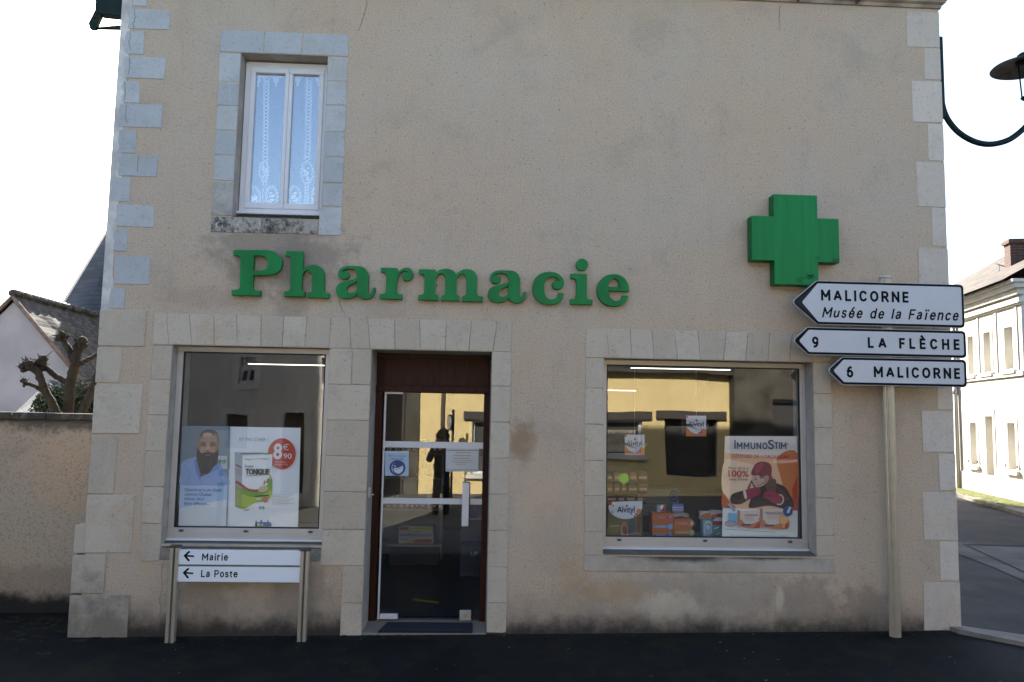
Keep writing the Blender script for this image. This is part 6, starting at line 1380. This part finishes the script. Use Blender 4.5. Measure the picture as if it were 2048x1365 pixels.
for yb_, h in ((905, 30), (955, 38), (1018, 34)):
    x = 772
    while x < 878:
        w_ = rs.choice((8, 11, 14)); nm, c = rs.choice(kind); p = F(x, yb_, SHY+.03); q = F(x+w_-1.5, yb_-h*rs.uniform(.5, 1), SHY+.03)
        if yb_ == 955 and rs.random() < .6:
            mb = MB(); r = (q[0]-p[0])/2; hh = q[1]-p[1]; mb.lathe((p[0]+r, SHY+.05+r, p[1]+.001), [(0, 0), (r, 0), (r, hh*.65), (r*.4, hh*.78), (r*.4, hh), (0, hh)], c, 12); tag(mb.build('bottle'), 'small '+nm+' bottle on the shelf unit behind the door glass', 'bottle', 'bottles on the shelf unit')
        else:
            mb = MB(); mb.box(p[0], q[0], SHY+.03, SHY+.15, p[1]+.001, q[1], c, .002); mb.box(p[0]+.006, q[0]-.006, SHY+.0285, SHY+.0295, p[1]+.02, p[1]+.05, WHITE); tag(mb.build('shelf_box'), 'small '+nm+' carton on the shelf unit behind the door glass', 'carton', 'cartons on the shelf unit')
        x += w_+2
Zh = (740, 1000, .21240)
OSY = 2.9
def art_os(A):
    A.bar(280, 258, 586, 284, pc(200, 176, 50)); A.bar(280, 258, 362, 284, pc(196, 70, 40)); A.poly([(282, 404), (440, 372), (585, 368), (585, 408)], pc(196, 80, 40)); A.poly([(282, 404), (370, 385), (440, 380), (400, 406)], pc(206, 160, 50)); A.text('oscillococcinum', 280, 582, 342, 312, pc(40, 60, 120), .008); A.text('homéopathie', 376, 486, 303, 290, pc(90, 90, 100))
    A.stroke([(284, 376), (350, 374)], 6, pc(120, 124, 130))
ob = carton('homeopathy_box', 272, 246, 594, 414, OSY, .18, pc(196, 198, 198), 'big white homeopathy box with red and yellow bands, low behind the door glass', 'display box', art=art_os, Z=Zh)
zo = F(740+430*.2124, 1000+414*.2124, OSY)[1]
st_ = MB(); xo0, xo1 = F(772, 1090, OSY)[0], F(884, 1090, OSY)[0]; st_.box(xo0, xo1, OSY-.05, OSY+.35, zo-.03, zo-.0005, SHW, .003); st_.box(xo0+.03, xo1-.03, OSY+.1, OSY+.3, 0, zo-.031, DARK); tag(st_.build('display_table'), 'low display table under the homeopathy box behind the door', 'table')
# blue stand at the right
bs = thing('blue_stand', 'dark blue floor display stand at the right behind the door glass', 'display stand', (F(945, 1130, 2.3)[0], 2.4, 0))
x0, x1 = F(920, 1100, 2.3)[0], F(985, 1100, 2.3)[0]; zt = F(940, 1090, 2.3)[1]
mb = MB(); mb.box(x0, x1, 2.3, 2.6, .0, zt, pc(24, 36, 76), .01); mb.build('base_box', bs)
mb = MB(); mb.box(x0, x1, 2.55, 2.6, zt, zt+1.0, pc(60, 80, 104)); mb.build('back_card', bs)
for i in range(3): mb = MB(); mb.box(x0+.02+i*.09, x0+.09+i*.09, 2.38, 2.46, zt+.3, zt+.42, pc(50, 86, 150), .004); mb.build('blue_box', bs)
mb = MB(); mb.box(x0, x1, 2.33, 2.55, zt+.28, zt+.299, SHW); mb.build('shelf_board', bs)
A = Art(2.299, *Zh); A.text('UP', 948, 1016, 526, 488, pc(150, 190, 220), .01); A.build('lettering', bs)
# floor stickers
def floor_sticker(nm, pts, c, lab):
    mb = MB(); mb.poly3([(*G(x, y, -.02), -.02) for x, y in pts], c); tag(mb.build(nm), lab, 'floor sticker')
floor_sticker('floor_arrow', [(822, 1199), (836, 1196), (834, 1199), (878, 1204), (876, 1207), (832, 1203), (838, 1205)][::-1], pc(206, 196, 40), 'yellow arrow sticker on the dark shop floor behind the door')
floor_sticker('floor_spot', [(780, 1141), (800, 1138), (818, 1141), (800, 1145)][::-1], pc(160, 40, 36), 'red spot sticker farther inside on the shop floor behind the door')
floor_sticker('floor_spot', [(764, 1171), (774, 1168), (782, 1171), (774, 1175)][::-1], pc(160, 40, 36), 'red spot sticker nearer the left door edge on the shop floor')
# door mat
zsm = -.02+.003
q = [G(775, 1247, zsm), G(945, 1248, zsm), G(945, 1275, zsm), G(752, 1275, zsm)]
mb = MB(); V = [(x, y, zsm) for x, y in q]; V = [(x, max(y, -.005), z) for x, y, z in V]; V2 = [(x, y, zsm+.012) for x, y, z in V]
mb.raw(V+V2, [(3, 2, 1, 0), (4, 5, 6, 7), (0, 1, 5, 4), (1, 2, 6, 5), (2, 3, 7, 6), (3, 0, 4, 7)], simple('navy_mat_fibre', (.012, .015, .028), .95, .3, 60, .8, 300)); tag(mb.build('door_mat', normals=True), 'dark navy door mat on the stone step of the pharmacy', 'door mat')
# ---- lace curtains behind the upper window
CYp = UY+.075
Zc = (400, 40, .4396)
for i, (xa, xb_) in enumerate(((sx0+.01, mx+.02), (mx-.02, sx1-.01))):
    cu_ = thing('lace_curtain', 'white lace curtain with oval medallions behind the '+('left' if i == 0 else 'right')+' sash of the upper window', 'curtain', ((xa+xb_)/2, CYp, sz0+.03), 'lace curtains in the upper window')
    mb = MB(); n_ = 40; Q = [(xa+(xb_-xa)*k/n_, CYp+.006*math.sin(k*1.1+i), z) for z in (sz0+.03, sz1-.02) for k in range(n_+1)]
    mb.raw(Q, [(k, k+1, n_+2+k, n_+1+k) for k in range(n_)], NET, True); mb.build('net', cu_)
    A = Art(CYp-.012, *Zc, step=.0001)
    if i == 0: cols_ = [((303, 262), (297, 640), 10)]; ov = [(291, 690, 22, 48)]; bt = [(247, 808, 30, 46), (328, 806, 27, 47)]; tops = [266, 348]; cl = [(297, 640, 293, 850)]
    else: cols_ = [((497, 262), (488, 640), 11)]; ov = [(487, 696, 28, 50), (402, 680, 10, 40)]; bt = [(432, 806, 28, 48), (520, 812, 12, 42)]; tops = [447, 540]; cl = [(487, 745, 482, 850)]
    for (a, b), (c, d), hw_ in cols_:
        nn = 23
        for k in range(nn):
            y = b+(d-b)*(k+.5)/nn; x = a+(c-a)*(k+.5)/nn; A.ring(x, y, hw_, (d-b)/nn*.62, 3.2, LACE, 8)
        for s_ in (-1, 1): A.stroke([(a+s_*(hw_+2), b), (c+s_*(hw_+2), d)], 2, LACE)
    for a, b, c, d in cl:
        for s_ in (-9, 9): A.stroke([(a+s_, b), (c+s_, d)], 2.2, LACE)
        for k in range(7): A.ring(a+(c-a)*k/7, b+(d-b)*(k+.5)/7, 8, 13, 2.6, LACE, 8)
    rr = random.Random(20+i)
    for cx, cy, rx, ry in ov+bt:
        A.ring(cx, cy, rx, ry, 3.4, LACE, 26); A.ring(cx, cy, rx*.78, ry*.8, 2.0, LACE, 22)
        for k in range(18):
            an = k*math.tau/18; A.ell(cx+rx*1.04*math.cos(an), cy+ry*1.04*math.sin(an), 2.6, 3.6, LACE, 0, 7)
        for k in range(15):
            r = rr.random()**.6*.62; an = rr.random()*math.tau; A.ell(cx+rx*r*math.cos(an), cy+ry*(r*math.sin(an)+.1), rx*rr.uniform(.12, .26), ry*rr.uniform(.07, .15), LACE, rr.uniform(0, 180), 8)
    for x in tops:
        for k in range(5):
            wd = 26-k*5
            for j in range(-2, 3):
                if abs(j) <= 2-k*.5: A.ring(x+j*wd*.42, 262+k*10, 5, 6, 2.6, LACE, 8)
    xs_ = [u for u in (245, 385)] if i == 0 else [415, 552]
    for k in range(16): A.ring(xs_[0]+(xs_[1]-xs_[0])*(k+.5)/16, 258, 5, 8, 2.6, LACE, 8)
    for y in (838, 850): A.stroke([(xs_[0]-22, y), (xs_[1]-22, y)], 3, LACE)
    A.build('lace_pattern', cu_)
# ================================================================ THE PHOTOGRAPHER, mirrored in the door
DK = simple('dark_coat_cloth', (.014, .015, .018), .9, .2, 20); SKN = simple('skin', (.45, .28, .21), .6, .05)
HX, HYp, HZ = -.56, -7.45, gz(-.6)-.12
pe = thing('person', 'person in a dark coat holding a camera to the face, mirrored in the door glass', 'person', (HX, HYp, HZ))
def skin_body(chains, name, m, parent, lv=2):
    me = bpy.data.meshes.new(name); vs = []; es = []; rad = []; key = {}
    for ch in chains:
        prev = None
        for p, r in ch:
            k = tuple(round(c, 4) for c in p)
            if k not in key: key[k] = len(vs); vs.append((HX+p[0], HYp+p[1], HZ+p[2])); rad.append(r)
            if prev is not None: es.append((prev, key[k]))
            prev = key[k]
    me.from_pydata(vs, es, []); o = bpy.data.objects.new(name, me); COL.objects.link(o)
    sk = o.modifiers.new('s', 'SKIN'); sk.use_smooth_shade = True; su = o.modifiers.new('u', 'SUBSURF'); su.levels = su.render_levels = lv
    for i, r in enumerate(rad): me.skin_vertices[0].data[i].radius = (r, r)
    me.skin_vertices[0].data[0].use_root = True
    bpy.context.view_layer.update(); m2_ = bpy.data.meshes.new_from_object(o.evaluated_get(bpy.context.evaluated_depsgraph_get())); bpy.data.objects.remove(o)
    m2_.materials.clear(); m2_.materials.append(m)
    for f in m2_.polygons: f.use_smooth = True
    return place(bpy.data.objects.new(name, m2_), parent)
pel = ((0, 0, .92), .13)
chains = [[pel, ((0, 0, 1.05), .125), ((0, .01, 1.22), .145), ((0, .01, 1.36), .12), ((0, .02, 1.44), .055), ((0, .04, 1.52), .06), ((0, .05, 1.60), .085), ((0, .045, 1.67), .07)]]
for s_ in (-1, 1):
    chains.append([pel, ((s_*.09, 0, .84), .095), ((s_*.10, .02, .48), .06), ((s_*.10, 0, .12), .045), ((s_*.10, .02, .05), .045), ((s_*.11, .17, .03), .035)])
    chains.append([((0, .01, 1.36), .12), ((s_*.17, .01, 1.36), .065), ((s_*.26, .06, 1.14), .05), ((s_*.12, .26, 1.40), .036), ((s_*.085, .30, 1.50), .028)])
bd = skin_body(chains, 'body', SKN, pe)
coat = [[((0, 0, .92), .17), ((0, 0, 1.05), .16), ((0, .01, 1.22), .175), ((0, .01, 1.36), .145), ((0, .02, 1.42), .085)], [((0, 0, .92), .17), ((0, 0, .62), .19), ((0, 0, .52), .2)]]
for s_ in (-1, 1): coat.append([((0, .01, 1.36), .145), ((s_*.175, .01, 1.365), .085), ((s_*.265, .06, 1.14), .068), ((s_*.13, .25, 1.39), .05)])
skin_body(coat, 'coat', DK, pe)
for s_ in (-1, 1): skin_body([[((s_*.095, 0, .6), .1), ((s_*.10, .02, .46), .075), ((s_*.10, 0, .1), .065)]], 'trouser_leg', DK, pe)
for s_ in (-1, 1): skin_body([[((s_*.10, -.03, .06), .055), ((s_*.105, .08, .05), .05), ((s_*.115, .2, .035), .04)]], 'shoe', BLACK, pe, 1)
for s_ in (-1, 1):
    h0 = (s_*.085, .30, 1.50); hc = [[(h0, .028), ((s_*.075, .335, 1.555), .03)]]
    for j in range(4): hc.append([((s_*.075, .335, 1.555), .03), ((s_*(.075-.004*j), .36+.004*j, 1.575+.012*j-.02), .010), ((s_*(.045-.003*j), .385, 1.580+.013*j-.02), .009), ((s_*(.022+.002*j), .387, 1.578+.013*j-.02), .008)])
    hc.append([((s_*.075, .335, 1.555), .03), ((s_*.06, .33, 1.54), .011), ((s_*.035, .345, 1.535), .010)]); skin_body(hc, 'hand', SKN, pe, 1)
mb = MB(); c0 = Vector((HX, HYp, HZ))
for k in range(9): mb.blob(c0+Vector((random.uniform(-.05, .05), random.uniform(-.06, .0), random.uniform(1.52, 1.72)+.0)), .075, DK, 2, .2)
mb.blob(c0+Vector((0, .02, 1.70)), .095, DK, 2, .1, (1, 1.05, .75))
for s_ in (-1, 1):
    for z in (1.62, 1.52, 1.42): mb.blob(c0+Vector((s_*.085, .0, z)), .055, DK, 2, .2, (1, 1, 1.3))
mb.build('hair', pe)
mb = MB(); 
for s_ in (-1, 1): mb.blob(c0+Vector((s_*.034, .132, 1.615)), .012, BLACK, 2, 0)
mb.blob(c0+Vector((0, .145, 1.585)), .016, SKN, 2, 0, (1, 1.2, 1.5)); mb.blob(c0+Vector((0, .13, 1.545)), .02, simple('lips', (.35, .14, .12)), 2, 0, (1.2, .5, .4)); mb.build('face', bd)
pcam = thing('photo_camera', 'black photo camera held up by the person mirrored in the door', 'camera', (HX, HYp+.38, HZ+1.56))
mb = MB(); mb.box(HX-.065, HX+.065, HYp+.335, HYp+.395, HZ+1.56, HZ+1.65, BLACK, .008); mb.build('camera_body', pcam)
mb = MB(); mb.tube([(HX, HYp+.396, HZ+1.60), (HX, HYp+.46, HZ+1.60)], .036, BLACK, 20); mb.build('lens', pcam)
